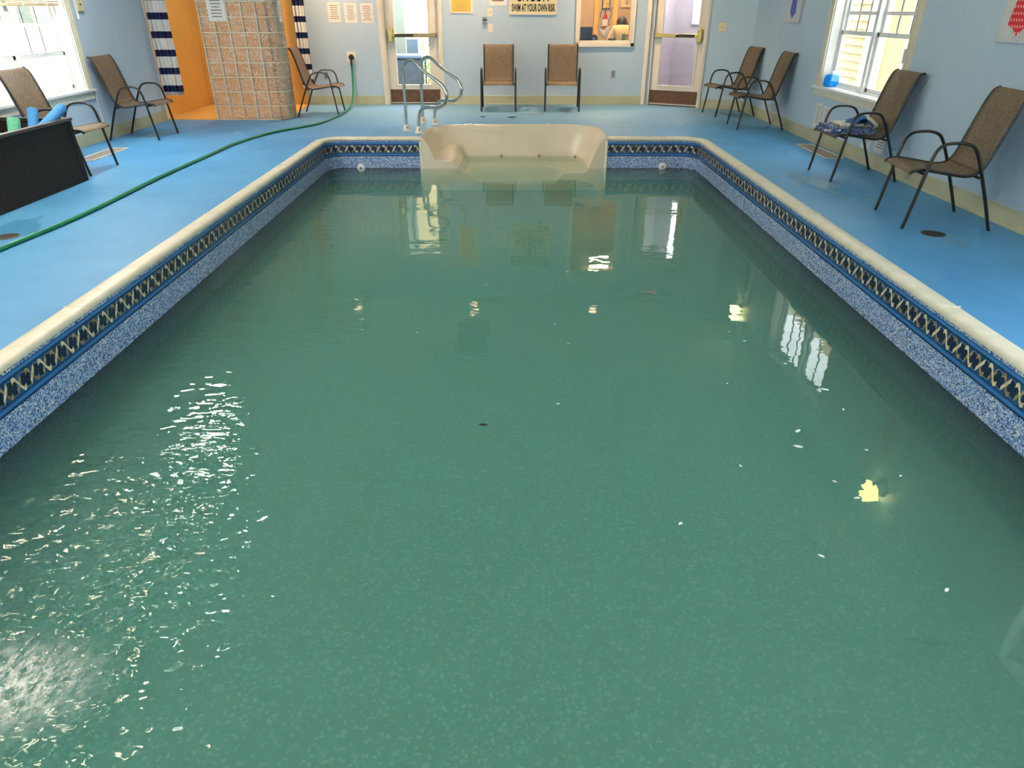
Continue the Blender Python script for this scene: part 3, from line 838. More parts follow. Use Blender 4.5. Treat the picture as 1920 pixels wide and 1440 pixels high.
# ------------------------------------------------------------------ windows
def window(name, T, op, mull, rail, sash_bar, label, cas_w=(0.12, 0.12), muntins=True, low_apron=True):
    s0, s1, z0, z1 = op
    t = thing(name, label, 'window', T((s0 + s1) / 2, 0, z0), kind='structure')
    mb = MB(T); c = cas_w
    mb.box(s0 - c[0], s0, 0, 0.02, z0 - 0.0, z1 + 0.1).box(s1, s1 + c[1], 0, 0.02, z0, z1 + 0.1).box(s0 - c[0], s1 + c[1], 0, 0.02, z1, z1 + 0.12)
    for k in (0.03, 0.075):
        mb.box(s0 - k - 0.012, s0 - k, 0.02, 0.027, z0, z1 + k).box(s1 + k, s1 + k + 0.012, 0.02, 0.027, z0, z1 + k)
    mb.build('casing', M['casing'], t, bevel=0.003)
    mb = MB(T)
    mb.box(s0 - c[0] - 0.03, s1 + c[1] + 0.03, 0.0, 0.045, z0 - 0.03, z0).box(s0 - 0.002, s1 + 0.002, -0.15, 0.0, z0 - 0.03, z0 + 0.004)
    mb.build('sill', M['white'], t, bevel=0.004)
    MB(T).box(s0 - c[0], s1 + c[1], 0.0, 0.018, z0 - 0.115, z0 - 0.03).build('apron', M['casing'], t, bevel=0.003)
    mb = MB(T)
    mb.box(s0, s0 + 0.012, -0.16, 0, z0, z1).box(s1 - 0.012, s1, -0.16, 0, z0, z1).box(s0, s1, -0.16, 0, z1 - 0.012, z1)
    mb.box(s0 + 0.012, s0 + 0.04, -0.16, -0.11, z0, z1).box(s1 - 0.04, s1 - 0.012, -0.16, -0.11, z0, z1)
    mb.box(s0, s1, -0.16, -0.1, z0, z0 + 0.025)
    if mull: mb.box(mull - 0.035, mull + 0.035, -0.15, -0.085, z0, z1)
    mb.build('frame', M['white'], t, bevel=0.002)
    units = [(s0 + 0.03, mull - 0.035), (mull + 0.035, s1 - 0.03)] if mull else [(s0 + 0.03, s1 - 0.03)]
    w = 0.042
    for a, b in units:
        for lo, hi, dd, up in ((z0 + 0.02, rail + 0.02, -0.118, False), (rail - 0.02, z1 - 0.012, -0.148, True)):
            mb = MB(T)
            mb.box(a, a + w, dd - 0.028, dd, lo, hi).box(b - w, b, dd - 0.028, dd, lo, hi).box(a, b, dd - 0.028, dd, lo, lo + w).box(a, b, dd - 0.028, dd, hi - w, hi)
            mt = MB(T)
            if up and muntins:
                for k in (1, 2):
                    x = a + w + (b - a - 2 * w) * k / 3
                    mt.box(x - 0.011, x + 0.011, dd - 0.019, dd - 0.009, lo, hi)
                if sash_bar: mb.box(a, b, dd - 0.022, dd - 0.006, sash_bar - 0.018, sash_bar + 0.018)
            sh = mb.build('sash', M['white'], t, bevel=0.002)
            if mt.v: mt.build('muntins', M['greyplate'], sh)
            MB(T).box(a + w, b - w, dd - 0.016, dd - 0.013, lo + w, hi - w).build('glass_pane', M['glass'], sh)
        m_ = (a + b) / 2
        MB(T).box(m_ - 0.03, m_ + 0.03, -0.118, -0.102, rail + 0.012, rail + 0.028).build('sash_lock', M['white'], t, bevel=0.003)
    return t
window('window_1', LEFT, WL, 8.28, 1.03, 1.34, 'bright white double sash window in the left wall')
window('window_2', RIGHT, WR, 8.40, 1.255, 1.46, 'white double sash window in the right wall facing yellow siding')
window('window_4', RIGHT, WN_R, 2.7, 1.3, 1.5, 'white sash window in the right wall beside the near end of the pool')
# office window
t3 = thing('window_3', 'wide cream framed office window on the far wall', 'window', FAR(1.6, 0, 0.97), kind='structure')
mb = MB(FAR)
for a, b, c, d, e in ((1.085, 1.15, 0.93, 2.56, 0.03), (2.035, 2.10, 0.93, 2.56, 0.03), (1.085, 2.10, 0.925, 0.99, 0.03), (1.085, 2.10, 2.49, 2.56, 0.03)):
    mb.box(a, b, -0.0, e, c, d)
mb.build('casing', M['trim'], t3, bevel=0.006)
mb = MB(FAR)
mb.box(1.13, 1.165, -0.16, 0.012, 0.97, 2.5).box(2.018, 2.05, -0.16, 0.012, 0.97, 2.5).box(1.13, 2.05, -0.16, 0.012, 0.97, 1.02).box(1.13, 2.05, -0.16, 0.012, 2.45, 2.5)
mb.build('frame', M['trim'], t3, bevel=0.003)
MB(FAR).box(1.165, 2.018, -0.085, -0.079, 1.02, 2.45).build('glass_pane', M['glass'], t3)

# ------------------------------------------------------------------ glass block screen
gb = thing('wall_glass_block', 'clear wavy glass block screen beside the orange shower', 'wall', (-4.0, 11.2, 0), kind='structure')
bl = MB(); gr = MB()
GY, GS = 11.18, 0.2
x_edges = [-4.53 + 0.206 * i for i in range(5)]           # the fifth column turns the corner
for r in range(int(ZC / GS) + 1):
    z0, z1 = r * GS + 0.008, min((r + 1) * GS - 0.006, ZC - 0.01)
    if z1 - z0 < 0.03: continue
    for i, x in enumerate(x_edges):
        bl.box(x + 0.006, x + 0.2 if i < 4 else x + 0.17, GY, GY + 0.075, z0, z1)
    ca = arc(-3.56, GY + 0.14, 0.14, -92, 0, 8); ci = arc(-3.56, GY + 0.14, 0.065, -92, 0, 8)
    bl.prism(ca + ci[::-1], z0, z1, lambda a, b, d: (a, b, d))
    bl.box(-3.495, -3.42, GY + 0.15, GY + 0.38, z0, z1)
    gr.box(-4.53, -3.56, GY + 0.002, GY + 0.073, z1, z1 + 0.014)
    gr.prism(arc(-3.56, GY + 0.14, 0.134, -92, 0, 8) + arc(-3.56, GY + 0.14, 0.071, -92, 0, 8)[::-1], z1, z1 + 0.012, lambda a, b, d: (a, b, d))
    gr.box(-3.489, -3.426, GY + 0.14, GY + 0.38, z1, z1 + 0.012)
for x in x_edges + [-3.53]:
    if x < -3.6: gr.box(x - 0.007, x + 0.007, GY + 0.002, GY + 0.071, 0, ZC)
gr.box(-3.489, -3.426, GY + 0.135, GY + 0.149, 0, ZC)
gr.box(-4.54, -3.56, GY, GY + 0.075, 0, 0.008)
bl.build('glass_blocks', M['gblock'], gb, bevel=0.008)
gr.build('mortar', M['grout'], gb)
struct('trim_2', MB().box(-3.52, -3.44, 11.57, 11.6, 0, ZC), M['trim'], 'cream edge trim ending the glass block screen', 'trim')

# ------------------------------------------------------------------ notices, plates and signs
def lines(mb, T, s0, s1, z0, z1, n, d, ragged=0.3, h=0.35, seed=1):
    rnd = random.Random(seed)
    for i in range(n):
        z = z1 - (z1 - z0) * (i + 0.5) / n
        hh = (z1 - z0) / n * h / 2
        w = (s1 - s0) * (1 - ragged * rnd.random())
        m_ = (s0 + s1) / 2
        mb.box(m_ - w / 2, m_ + w / 2, d, d + 0.0006, z - hh, z + hh)

def sheet(label, T, s0, s1, z0, z1, nlines, seed, group=None, d=0.001, cat='notice', name='paper_notice'):
    t = thing(name, label, cat, T((s0 + s1) / 2, 0, z0), group=group)
    MB(T).box(s0, s1, d, d + 0.0012, z0, z1).build('paper_sheet', M['paper'], t)
    mb = MB(T); w = (s1 - s0) * 0.12
    lines(mb, T, s0 + w, s1 - w, z0 + 0.04, z1 - 0.03, nlines, d + 0.0014, 0.45, 0.3, seed)
    mb.build('printed_lines', M['ink'], t)
    return t
sheet('left notice of three on the far wall by the curtain, few centred lines', FAR, -3.115, -2.905, 1.305, 1.6, 7, 3)
sheet('middle notice of the three paper sheets on the far wall by the curtain', FAR, -2.84, -2.625, 1.295, 1.59, 9, 5)
sheet('right notice of three on the far wall, nearest the left exit door', FAR, -2.56, -2.35, 1.29, 1.585, 8, 9)
sheet('white paper sheet taped to the front of the glass blocks', lambda s, d, z: (s, GY - d, z), -4.385, -4.13, 1.345, 1.66, 6, 11)
sheet('narrow white paper taped to the side of the glass blocks', lambda s, d, z: (-3.42 + d, s, z), 11.36, 11.5, 1.335, 1.65, 8, 12)
sheet('white printed paper low on the right wall, left one of the pair below the sill', RIGHT, 9.13, 9.31, 0.175, 0.46, 9, 13)
sheet('white printed paper low on the right wall, right one of the pair below the sill', RIGHT, 8.87, 9.06, 0.19, 0.45, 10, 14)
sheet('white printed paper on the right wall behind the towel chair, left one', RIGHT, 7.72, 7.93, 0.155, 0.41, 7, 15)
sheet('white printed paper on the right wall behind the towel chair, right one', RIGHT, 7.41, 7.62, 0.165, 0.42, 7, 16)
sheet('small white paper with ragged lower edge above the light switch', FAR, -0.385, -0.09, 1.555, 1.86, 4, 17)

ys = thing('notice_board', 'yellow printed notice in a cream frame on the far wall', 'notice', FAR(-0.86, 0, 1.44))
MB(FAR).box(-1.045, -0.665, 0, 0.01, 1.435, 2.2).build('frame', M['trim'], ys, bevel=0.003)
MB(FAR).box(-1.02, -0.69, 0.01, 0.013, 1.46, 2.175).build('face', M['yellow'], ys)
mb = MB(FAR); lines(mb, FAR, -0.99, -0.72, 1.47, 2.15, 22, 0.0132, 0.25, 0.25, 21); mb.build('printed_lines', M['dark_brass'], ys)

sg = thing('warning_sign', 'cream swim at your own risk sign with black capitals', 'sign', FAR(0.36, 0, 1.42))
MB(FAR).box(-0.045, 0.755, 0, 0.012, 1.415, 2.3).build('sign_board', M['signface'], sg, bevel=0.003)
mb = MB(FAR); mb.box(-0.045, 0.755, 0.012, 0.016, 1.415, 1.43).box(-0.045, -0.03, 0.012, 0.016, 1.43, 2.3).box(0.74, 0.755, 0.012, 0.016, 1.43, 2.3)
mb.build('sign_edge', M['trim'], sg)
MB(FAR).box(-0.02, 0.73, 0.012, 0.014, 2.06, 2.27).build('sign_header', M['blackink'], sg)
TP = lambda s, z: (lambda a, b, d: FAR(s + a, 0.0135 + d, z + b))
text_obj('lettering', 'SWIM AT YOUR OWN RISK', 0.152, 0.392, M['blackink'], TP(0.36, 1.468), sg, bold=0.0045)
text_obj('lettering', 'ON DUTY', 0.19, 0.66, M['blackink'], TP(0.36, 1.615), sg, bold=0.004)
text_obj('lettering', 'LIFEGUARD', 0.19, 0.60, M['blackink'], TP(0.36, 1.765), sg, bold=0.004)
text_obj('lettering', 'NO', 0.19, 0.8, M['blackink'], TP(0.36, 1.91), sg, bold=0.004)
text_obj('lettering', 'WARNING', 0.2, 0.72, M['signface'], TP(0.36, 2.10), sg, bold=0.003)

def plate(name, label, cat, T, s, z, w, h, mat='trim', extra=None):
    t = thing(name, label, cat, T(s, 0, z - h / 2))
    MB(T).box(s - w / 2, s + w / 2, 0, 0.007, z - h / 2, z + h / 2).build('cover_plate', M[mat], t, bevel=0.002)
    if extra == 'switch': MB(T).box(s - 0.006, s + 0.006, 0.007, 0.018, z - 0.014, z + 0.012).build('toggle', M['dark_brass'], t)
    if extra == 'double':
        for k in (-0.022, 0.022): MB(T).box(s + k - 0.006, s + k + 0.006, 0.007, 0.018, z - 0.013, z + 0.013).build('toggle', M['casing'], t)
    if extra == 'outlet':
        for k in (-0.022, 0.022): MB(T).box(s - 0.016, s + 0.016, 0.007, 0.0095, z + k - 0.014, z + k + 0.014).build('socket', M['ventgap'], t, bevel=0.001)
    return t
plate('light_switch', 'single white light switch on the far wall under the small paper', 'switch', FAR, -0.375, 1.452, 0.085, 0.125, extra='switch')
plate('blank_plate', 'blank white wall plate below the single light switch', 'wall plate', FAR, -0.365, 1.215, 0.08, 0.125)
plate('light_switch', 'double ivory light switch on the slanting wall right of the brass door', 'switch', CORNER, 1.255, 1.245, 0.13, 0.125, 'plate', 'double')
plate('outlet', 'grey outlet low on the far wall under the office window', 'outlet', FAR, 1.78, 0.497, 0.075, 0.12, 'greyplate', 'outlet')
plate('outlet', 'grey outlet on the far wall behind the chair by the glass blocks', 'outlet', FAR, -3.27, 0.48, 0.075, 0.12, 'greyplate', 'outlet')
lk = thing('key_lock_box', 'small grey key switch box beside the blank white plate', 'lock box', FAR(-0.472, 0, 1.27))
MB(FAR).box(-0.507, -0.44, 0, 0.035, 1.29, 1.378).build('body', M['greyplate'], lk, bevel=0.004)
MB(FAR).lathe([(0.016, 0), (0.016, -0.012), (0.0, -0.014)], (-0.474, 0.035, 1.335), 14, 'Y').build('keyhole', M['steel'], lk)
MB(FAR).bar((-0.44, 0.02, 1.335), (-0.415, 0.02, 1.335), 0.01, 0.01).build('knob', M['black'], lk)
hb = thing('hose_bib', 'white hose bib plate with black tap on the far wall', 'tap', FAR(-2.79, 0, 0.69))
MB(FAR).box(-2.868, -2.718, 0, 0.01, 0.69, 0.852).build('cover_plate', M['trim'], hb, bevel=0.003)
MB().lathe([(0.045, YF - 0.01), (0.045, YF - 0.05), (0.03, YF - 0.06)], (-2.79, 0, 0.768), 18, 'Y').build('tap_body', M['black'], hb)
MB().tube([(-2.79, YF - 0.05, 0.768), (-2.79, YF - 0.075, 0.75), (-2.79, YF - 0.08, 0.63)], 0.016, 10).build('spout', M['black'], hb)

th = thing('thermostat', 'small beige sensor box beside the left window casing', 'thermostat', LEFT(9.54, 0, 1.477))
MB(LEFT).box(9.475, 9.6, 0, 0.03, 1.477, 1.62).build('case', M['plate'], th, bevel=0.005)
MB(LEFT).box(9.52, 9.55, 0.03, 0.032, 1.54, 1.56).build('display', M['black'], th)
cl = thing('blind_cord', 'white blind cord with tassel hanging right of the left window', 'cord', LEFT(9.42, 0, 1.395))
MB(LEFT).tube([(9.43, 0.03, 2.1), (9.43, 0.03, 1.42)], 0.006, 8).tube([(9.40, 0.03, 2.1), (9.405, 0.03, 1.43)], 0.005, 8).build('cords', M['white'], cl)
MB(LEFT).lathe([(0.006, 1.44), (0.013, 1.41), (0.012, 1.395)], (9.42, 0.03, 0), 10).build('tassel', M['white'], cl)
bd = thing('window_blind', 'beige slatted blind half lowered in the left window', 'blind', LEFT(8.28, -0.05, 1.53))
mb = MB(LEFT)
for i in range(20):
    z = 1.57 + i * 0.03
    mb.box(7.34, 9.19, -0.075, -0.03, z, z + 0.012)
mb.build('slats', M['blind'], bd)
MB(LEFT).box(7.34, 9.19, -0.07, -0.035, 1.53, 1.56).build('bottom_rail', M['blind'], bd, bevel=0.004)
for s in (7.7, 8.1, 8.5, 8.95): MB(LEFT).box(s, s + 0.02, -0.028, -0.026, 1.53, 2.18).build('ladder_tape', M['white'], bd)
MB(LEFT).box(7.34, 9.19, -0.08, -0.02, 2.16, 2.2).build('head_rail', M['white'], bd)
wc = MB(LEFT).tube([(9.36, 0.02, 0.60), (9.37, 0.008, 0.45), (9.39, 0.006, 0.22), (9.4, 0.016, BH)], 0.005, 6).build('wall_cable', M['white'])
tag(wc, 'thin white cable running down the wall under the left window', 'cable')

# tie pictures
def tie_picture(label, s0, s1, z0, z1, tie, tipz, dots, mat):
    t = thing('canvas_picture', label, 'picture', RIGHT((s0 + s1) / 2, 0, z0), group='tie pictures on the right wall')
    MB(RIGHT).box(s0, s1, 0.0, 0.032, z0, z1).build('canvas', M['canvas'], t, bevel=0.003)
    MB().prism(tie, 0.0322, 0.0335, lambda a, b, d: RIGHT(a, d, b)).build('tie_print', M[mat], t)
    return t
tb = [(10.63, 1.385), (10.56, 1.44), (10.525, 1.452), (10.535, 1.6), (10.58, 1.76), (10.56, 1.84), (10.62, 1.87), (10.68, 1.84), (10.66, 1.76), (10.715, 1.6), (10.735, 1.452), (10.70, 1.44)]
tie_picture('grey canvas picture of a blue tie, near the far corner', 10.36, 10.86, 1.335, 1.97, tb, 1.385, None, 'tieblue')
c = 5.84
tr_ = [(c, 1.318), (c - 0.06, 1.368), (c - 0.135, 1.392), (c - 0.11, 1.55), (c - 0.05, 1.78), (c - 0.07, 1.86), (c, 1.9), (c + 0.07, 1.86), (c + 0.05, 1.78), (c + 0.11, 1.55), (c + 0.135, 1.392), (c + 0.06, 1.368)]
tie_picture('grey canvas picture of a red dotted tie, above the nearest right-hand chair', 5.55, 6.07, 1.27, 1.97, tr_, 1.32, None, 'tiered')

# ------------------------------------------------------------------ sling chairs
HOOP = [(0.0, 0.0), (0.03, 0.19), (0.055, 0.36), (0.068, 0.45), (0.084, 0.54), (0.108, 0.598), (0.155, 0.63), (0.235, 0.639), (0.30, 0.633), (0.352, 0.61), (0.39, 0.56), (0.422, 0.50), (0.455, 0.43), (0.54, 0.24), (0.64, 0.0)]
RAIL = [(-0.035, 0.405), (-0.02, 0.425), (0.03, 0.437), (0.10, 0.433), (0.20, 0.418), (0.30, 0.402), (0.38, 0.397), (0.44, 0.415), (0.482, 0.465), (0.51, 0.55), (0.535, 0.64), (0.575, 0.79), (0.61, 0.90), (0.64, 0.957), (0.675, 0.975)]
SPLIT = 9
def rail_smooth(): return [(p.x, p.z) for p in catmull([(b, 0, z) for b, z in RAIL], 3)]
def make_chair(label, loc, rz, group):
    """local frame: +X forward (the way a sitter faces); origin on the floor under the middle of the chair"""
    t = thing('sling_chair', label, 'chair', (0, 0, 0), 0, group)
    o = lambda b: 0.32 - b
    hs = [(p.x, p.z) for p in catmull([(b, 0, z) for b, z in HOOP], 3)]
    for y in (-0.283, 0.283):
        P = [(o(b), y, z) for b, z in hs]
        i0 = next(i for i, p in enumerate(P) if p[2] >= 0.45)
        i1 = max(i for i, p in enumerate(P) if p[2] >= 0.43)
        for nm, seg in (('leg', P[:i0 + 1]), ('armrest', P[i0:i1 + 1]), ('leg', P[i1:])):
            MB().tube(seg, 0.0115, 10, rad2=0.0165, up=(1, 0, 0)).build(nm, M['black_metal'], t)
    rs = rail_smooth()
    for y in (-0.245, 0.245):
        MB().tube([(o(b), y, z) for b, z in rs], 0.0125, 8, up=(0, 0, 1)).build('side_rail', M['black_metal'], t)
    for b, z in ((0.062, 0.408), (0.45, 0.392)):
        MB().tube([(o(b), -0.28, z), (o(b), 0.28, z)], 0.0105, 8).build('crossbar', M['black_metal'], t)
    MB().tube([(o(0.52), -0.245, 0.585), (o(0.545), -0.15, 0.585), (o(0.545), 0.15, 0.585), (o(0.52), 0.245, 0.585)], 0.009, 8).build('back_spreader', M['black_metal'], t)
    k = next(i for i, p in enumerate(rs) if p[0] > 0.45)
    def sling(pts, sag):
        n = len(pts) - 1
        def fn(u, v):
            i = min(int(u * n + 1e-6), n); b, z = pts[i]
            s = 1 - (2 * v - 1) ** 2
            dn = sag * s * math.sin(PI * min(1, max(0, (i + 1) / (n + 2))))
            return (o(b) , -0.238 + 0.476 * v, z + 0.004 - dn) if sag < 0.02 else (o(b), -0.238 + 0.476 * v, z + 0.006 - dn)
        return MB().grid(fn, n, 10)
    sling(rs[:k + 1], 0.014).build('seat', M['sling'], t, thick=0.003, angle=60)
    n2 = rs[k:]
    def fb(u, v):
        n = len(n2) - 1
        i = min(int(round(u * n)), n); b, z = n2[i]
        s = 1 - (2 * v - 1) ** 2
        return (o(b) - 0.016 * s * math.sin(PI * i / n) + 0.003, -0.238 + 0.476 * v, z + 0.003)
    MB().grid(fb, len(n2) - 1, 10).build('backrest', M['sling'], t, thick=0.003, angle=60)
    return t
G = 'black framed sling chairs around the pool'
def chair_pose(fx, fy, ang):
    """front-foot midpoint and facing angle -> chair origin"""
    return (fx - 0.32 * math.cos(ang), fy - 0.32 * math.sin(ang), 0.0), ang
proto = None
poses = [
    (3.07, 5.525, PI - 0.10, 'brown sling chair nearest the camera on the right, below the red tie picture', 'seat'),
    (3.155, 7.165, PI, 'brown sling chair holding the folded blue towel below the right window', None),
    (3.19, 10.465, PI - 0.03, 'brown sling chair below the blue tie picture, second from the far right corner', None),
    (3.19, 11.79, PI + 0.12, 'brown sling chair tucked farthest into the far right corner', None),
    (0.83, 12.16, -PI / 2 - 0.05, 'tan sling chair facing the pool below the office window', None),
    (-0.225, 12.16, -PI / 2, 'tan sling chair facing the pool below the cream warning sign and light switch', None),
    (-2.77, 11.86, 0.04, 'brown sling chair against the glass blocks by the green hose', None),
    (-4.60, 9.605, 0.0, 'brown sling chair on the left between window and striped curtain', None),
    (-4.32, 7.425, 0.02, 'brown sling chair under the left window behind the dark storage box', None)]
for fx, fy, ang, lab, _ in poses:
    loc, rz = chair_pose(fx, fy, ang)
    if proto is None:
        proto = make_chair(lab, loc, rz, G); proto.location = loc; proto.rotation_euler = (0, 0, rz)
    else:
        dup(proto, loc, rz, lab, G)

# folded towel on the second chair
tw = thing('folded_towel', 'folded blue and cream patterned towel on the chair under the right window', 'towel', (3.30, 7.18, 0.43))
def slab(x0, x1, y0, y1, z0, z1, bow=0.0, rnd=0.02):
    mb = MB(); nx = 14
    def outline():
        h = (z1 - z0) / 2; pts = []
        for i in range(7):
            a = -PI / 2 + PI * i / 6; pts.append((x1 - h + h * math.cos(a), z0 + h + h * math.sin(a)))
        for i in range(7):
            a = PI / 2 + PI * i / 6; pts.append((x0 + h + h * math.cos(a), z0 + h + h * math.sin(a)))
        return pts
    ol = outline(); m = len(ol); ny = 8
    vs = []
    for j in range(ny + 1):
        y = y0 + (y1 - y0) * j / ny
        for a, b in ol: vs.append((a + 0.006 * math.sin(y * 40 + b * 60), y, b + bow * math.sin(j * 1.3)))
    fs = [(j * m + i, j * m + (i + 1) % m, (j + 1) * m + (i + 1) % m, (j + 1) * m + i) for j in range(ny) for i in range(m)]
    fs += [tuple(range(m)), tuple(ny * m + i for i in range(m))]
    mb.add(vs, fs)
    return mb
slab(3.10, 3.56, 6.97, 7.38, 0.432, 0.462, 0.002).build('lower_fold', M['towel'], tw, angle=60)
slab(3.12, 3.50, 6.98, 7.36, 0.462, 0.492, 0.003).build('upper_fold', M['towel'], tw, angle=60)
slab(3.22, 3.45, 7.06, 7.33, 0.492, 0.515, 0.004).build('cream_fold', M['towel_cream'], tw, angle=60)
mb = MB()
def drape(u, v):
    x = 3.30 + 0.20 * u + 0.02 * math.sin(v * 9)
    y = 6.98 + 0.34 * v
    z = 0.500 + 0.085 * math.sin(PI * min(1, u * 1.0)) ** 1.0 * (0.55 + 0.45 * math.sin(v * 5 + 0.6)) + 0.012 * math.sin(v * 17 + u * 5)
    return (x, y, z)
mb.grid(drape, 14, 18).build('crumpled_corner', M['towel_blue'], tw, thick=0.008, angle=70)
mb = MB().grid(lambda u, v: tuple(Vector(drape(0.62 + 0.40 * u, v)) + Vector((0.035 * u, 0, 0.008))), 6, 18)
mb.build('cream_hem', M['towel_cream'], tw, thick=0.008, angle=70)
slab(3.46, 3.54, 7.02, 7.22, 0.47, 0.545, 0.004).build('rolled_end', M['towel_cream'], tw, angle=60)

# ------------------------------------------------------------------ storage box and noodles
bx = thing('storage_box', 'dark wicker deck storage box without lid at the left edge', 'storage box', (-4.6, 6.2, 0), 0)
X0, X1, Y0, Y1, ZT = -4.97, -4.245, 5.25, 6.965, 0.56
mb = MB()
mb.box(X1 - 0.03, X1, Y0, Y1, 0.03, ZT).box(X0, X0 + 0.03, Y0, Y1, 0.03, ZT).box(X0, X1, Y0, Y0 + 0.03, 0.03, ZT).box(X0, X1, Y1 - 0.03, Y1, 0.03, ZT).box(X0, X1, Y0, Y1, 0.0, 0.035)
mb.build('wicker_body', M['wicker'], bx, bevel=0.006)
mb = MB()
mb.box(X1 - 0.045, X1 + 0.012, Y0 - 0.01, Y1 + 0.012, ZT, ZT + 0.028).box(X0 - 0.01, X0 + 0.045, Y0 - 0.01, Y1 + 0.012, ZT, ZT + 0.028).box(X0, X1, Y1 - 0.045, Y1 + 0.012, ZT, ZT + 0.028).box(X0, X1, Y0 - 0.01, Y0 + 0.045, ZT, ZT + 0.028)
M['box_rim'] = simple('brown_rim', srgb(74, 62, 56), 0.4, var=0.15)
mb.build('rim', M['box_rim'], bx, bevel=0.006)
MB().box(X1 - 0.002, X1 + 0.008, Y0, Y1, 0.0, 0.05).build('base_skirt', M['wicker'], bx, bevel=0.003)
for y in (Y0 + 0.02, Y1 - 0.05):
    MB().box(X1 - 0.001, X1 + 0.009, y, y + 0.03, 0.03, ZT).build('corner_post', M['wicker'], bx, bevel=0.004)
MB().tube([(-4.55, 6.78, 0.60), (-4.72, 6.42, 0.66), (-4.86, 6.1, 0.72)], 0.008, 8).build('stay_arm', M['black_metal'], bx)
def noodle(label, p, q, mat, r=0.045):
    p, q = Vector(p), Vector(q)
    t = thing('pool_noodle', label, 'pool noodle', tuple(p), group='foam noodles standing in the dark storage box')
    d = (q - p).normalized()
    pts = [p, p.lerp(q, 0.5), q - d * 0.012, q - d * 0.003, q]
    MB().tube(pts, [r, r, r, r * 0.95, r * 0.86], 18).build('foam_body', mat, t)
    MB().tube([q - d * 0.004, q + d * 0.0008], r * 0.3, 12).build('core_hole', M['dark_grille'], t)
noodle('upright blue foam noodle at the middle of the storage box', (-4.42, 6.46, 0.04), (-4.52, 6.87, 0.675), M['noodle_blue'])
noodle('slanting blue foam noodle poking over the right end of the storage box', (-4.35, 5.4, 0.10), (-4.315, 7.0, 0.672), M['noodle_blue'])
noodle('short green foam noodle in the storage box', (-4.45, 6.25, 0.04), (-4.46, 6.48, 0.645), M['noodle_green'], 0.05)
noodle('blue foam noodle cut by the left edge of the photo', (-4.45, 5.86, 0.04), (-4.42, 6.15, 0.575), M['noodle_blue'])

# ------------------------------------------------------------------ hose
hp = [(-3.66, 3.7), (-3.613, 4.66), (-3.561, 5.19), (-3.533, 5.78), (-3.548, 6.67), (-3.546, 7.25), (-3.512, 8.32), (-3.492, 8.96), (-3.337, 9.75), (-3.058, 10.32), (-2.854, 10.73), (-2.775, 11.4), (-2.76, 12.0)]
pts = [(x, y, 0.0165) for x, y in hp] + [(-2.765, 12.55, 0.05), (-2.79, 12.95, 0.22), (-2.795, 13.05, 0.45), (-2.79, 13.05, 0.64)]
o = MB().tube(catmull(pts, 8), 0.0165, 10).build('garden_hose', M['hose'])
tag(o, 'long green garden hose snaking along the left deck to the tap', 'hose')

# ------------------------------------------------------------------ handrails
RP = [(0, 0.0), (0.004, 0.4), (0.008, 0.74), (0.03, 0.82), (0.09, 0.88), (0.19, 0.90), (0.29, 0.872), (0.41, 0.80), (0.60, 0.716), (0.77, 0.64), (0.835, 0.58), (0.852, 0.51), (0.82, 0.425), (0.71, 0.37), (0.565, 0.355), (0.43, 0.343), (0.33, 0.295), (0.28, 0.20), (0.265, 0.1), (0.262, 0.0)]
def handrail(px, py, label):
    dx, dy = 0.741, -0.671
    t = thing('handrail', label, 'handrail', (px, py, 0), group='stainless grab rails at the spa corner')
    P = catmull([(px + dx * s, py + dy * s, z) for s, z in RP], 5)
    MB().tube(P, 0.0225, 14, up=(dy, -dx, 0)).build('rail', M['steel'], t)
    for s in (0.0, 0.262):
        e = MB().lathe([(0.06, 0.0), (0.058, 0.012), (0.045, 0.022), (0.038, 0.075), (0.030, 0.085)], (px + dx * s, py + dy * s, 0), 8).build('escutcheon', M['trim'], t)
        MB().lathe([(0.009, 0), (0.009, -0.008)], (px + dx * s + 0.01, py + dy * s - 0.04, 0.05), 8, 'Y').build('set_screw', M['black'], e)
handrail(-1.478, 10.10, 'stainless handrail nearer the pool at the left corner of the spa')
handrail(-1.335, 10.86, 'stainless handrail nearer the far wall behind the spa corner')

# ------------------------------------------------------------------ floor fittings
def register(label, poly):
    t = thing('floor_vent', label, 'vent', (sum(p[0] for p in poly) / 4, sum(p[1] for p in poly) / 4, 0), group=None)
    x0, x1 = min(p[0] for p in poly), max(p[0] for p in poly); y0, y1 = min(p[1] for p in poly), max(p[1] for p in poly)
    mb = MB(); w = 0.022
    mb.box(x0, x0 + w, y0, y1, 0, 0.008).box(x1 - w, x1, y0, y1, 0, 0.008).box(x0, x1, y0, y0 + w, 0, 0.008).box(x0, x1, y1 - w, y1, 0, 0.008)
    mb.build('frame', M['trim'], t, bevel=0.003)
    mb = MB(); n = 30
    for i in range(n):
        y = y0 + w + (y1 - y0 - 2 * w) * i / n
        mb.box(x0 + w, x1 - w, y, y + 0.016, 0.001, 0.006)
    mb.build('slats', M['vent'], t)
    MB().box(x0 + w, x1 - w, y0 + w, y1 - w, 0.0005, 0.002).build('duct', M['ventgap'], t)
register('long pale floor vent beneath the left window', [(-4.93, 7.92), (-4.71, 7.92), (-4.71, 8.74), (-4.93, 8.74)])
register('long grey floor vent beneath the right window', [(3.58, 8.07), (3.80, 8.07), (3.80, 9.0), (3.58, 9.0)])
def drain(label, x, y, r):
    t = thing('deck_drain', label, 'drain', (x, y, 0))
    MB().lathe([(r, 0.0), (r, 0.003), (r * 0.86, 0.006), (0.0, 0.006)], (x, y, 0), 24).build('cover', M['drain'], t)
    mb = MB()
    for i in range(-3, 4):
        hw = math.sqrt(max(0, (r * 0.75) ** 2 - (i * r * 0.2) ** 2))
        mb.box(x - hw, x + hw, y + i * r * 0.2 - 0.004, y + i * r * 0.2 + 0.004, 0.0055, 0.0072)
    mb.build('slots', M['dark_grille'], t)
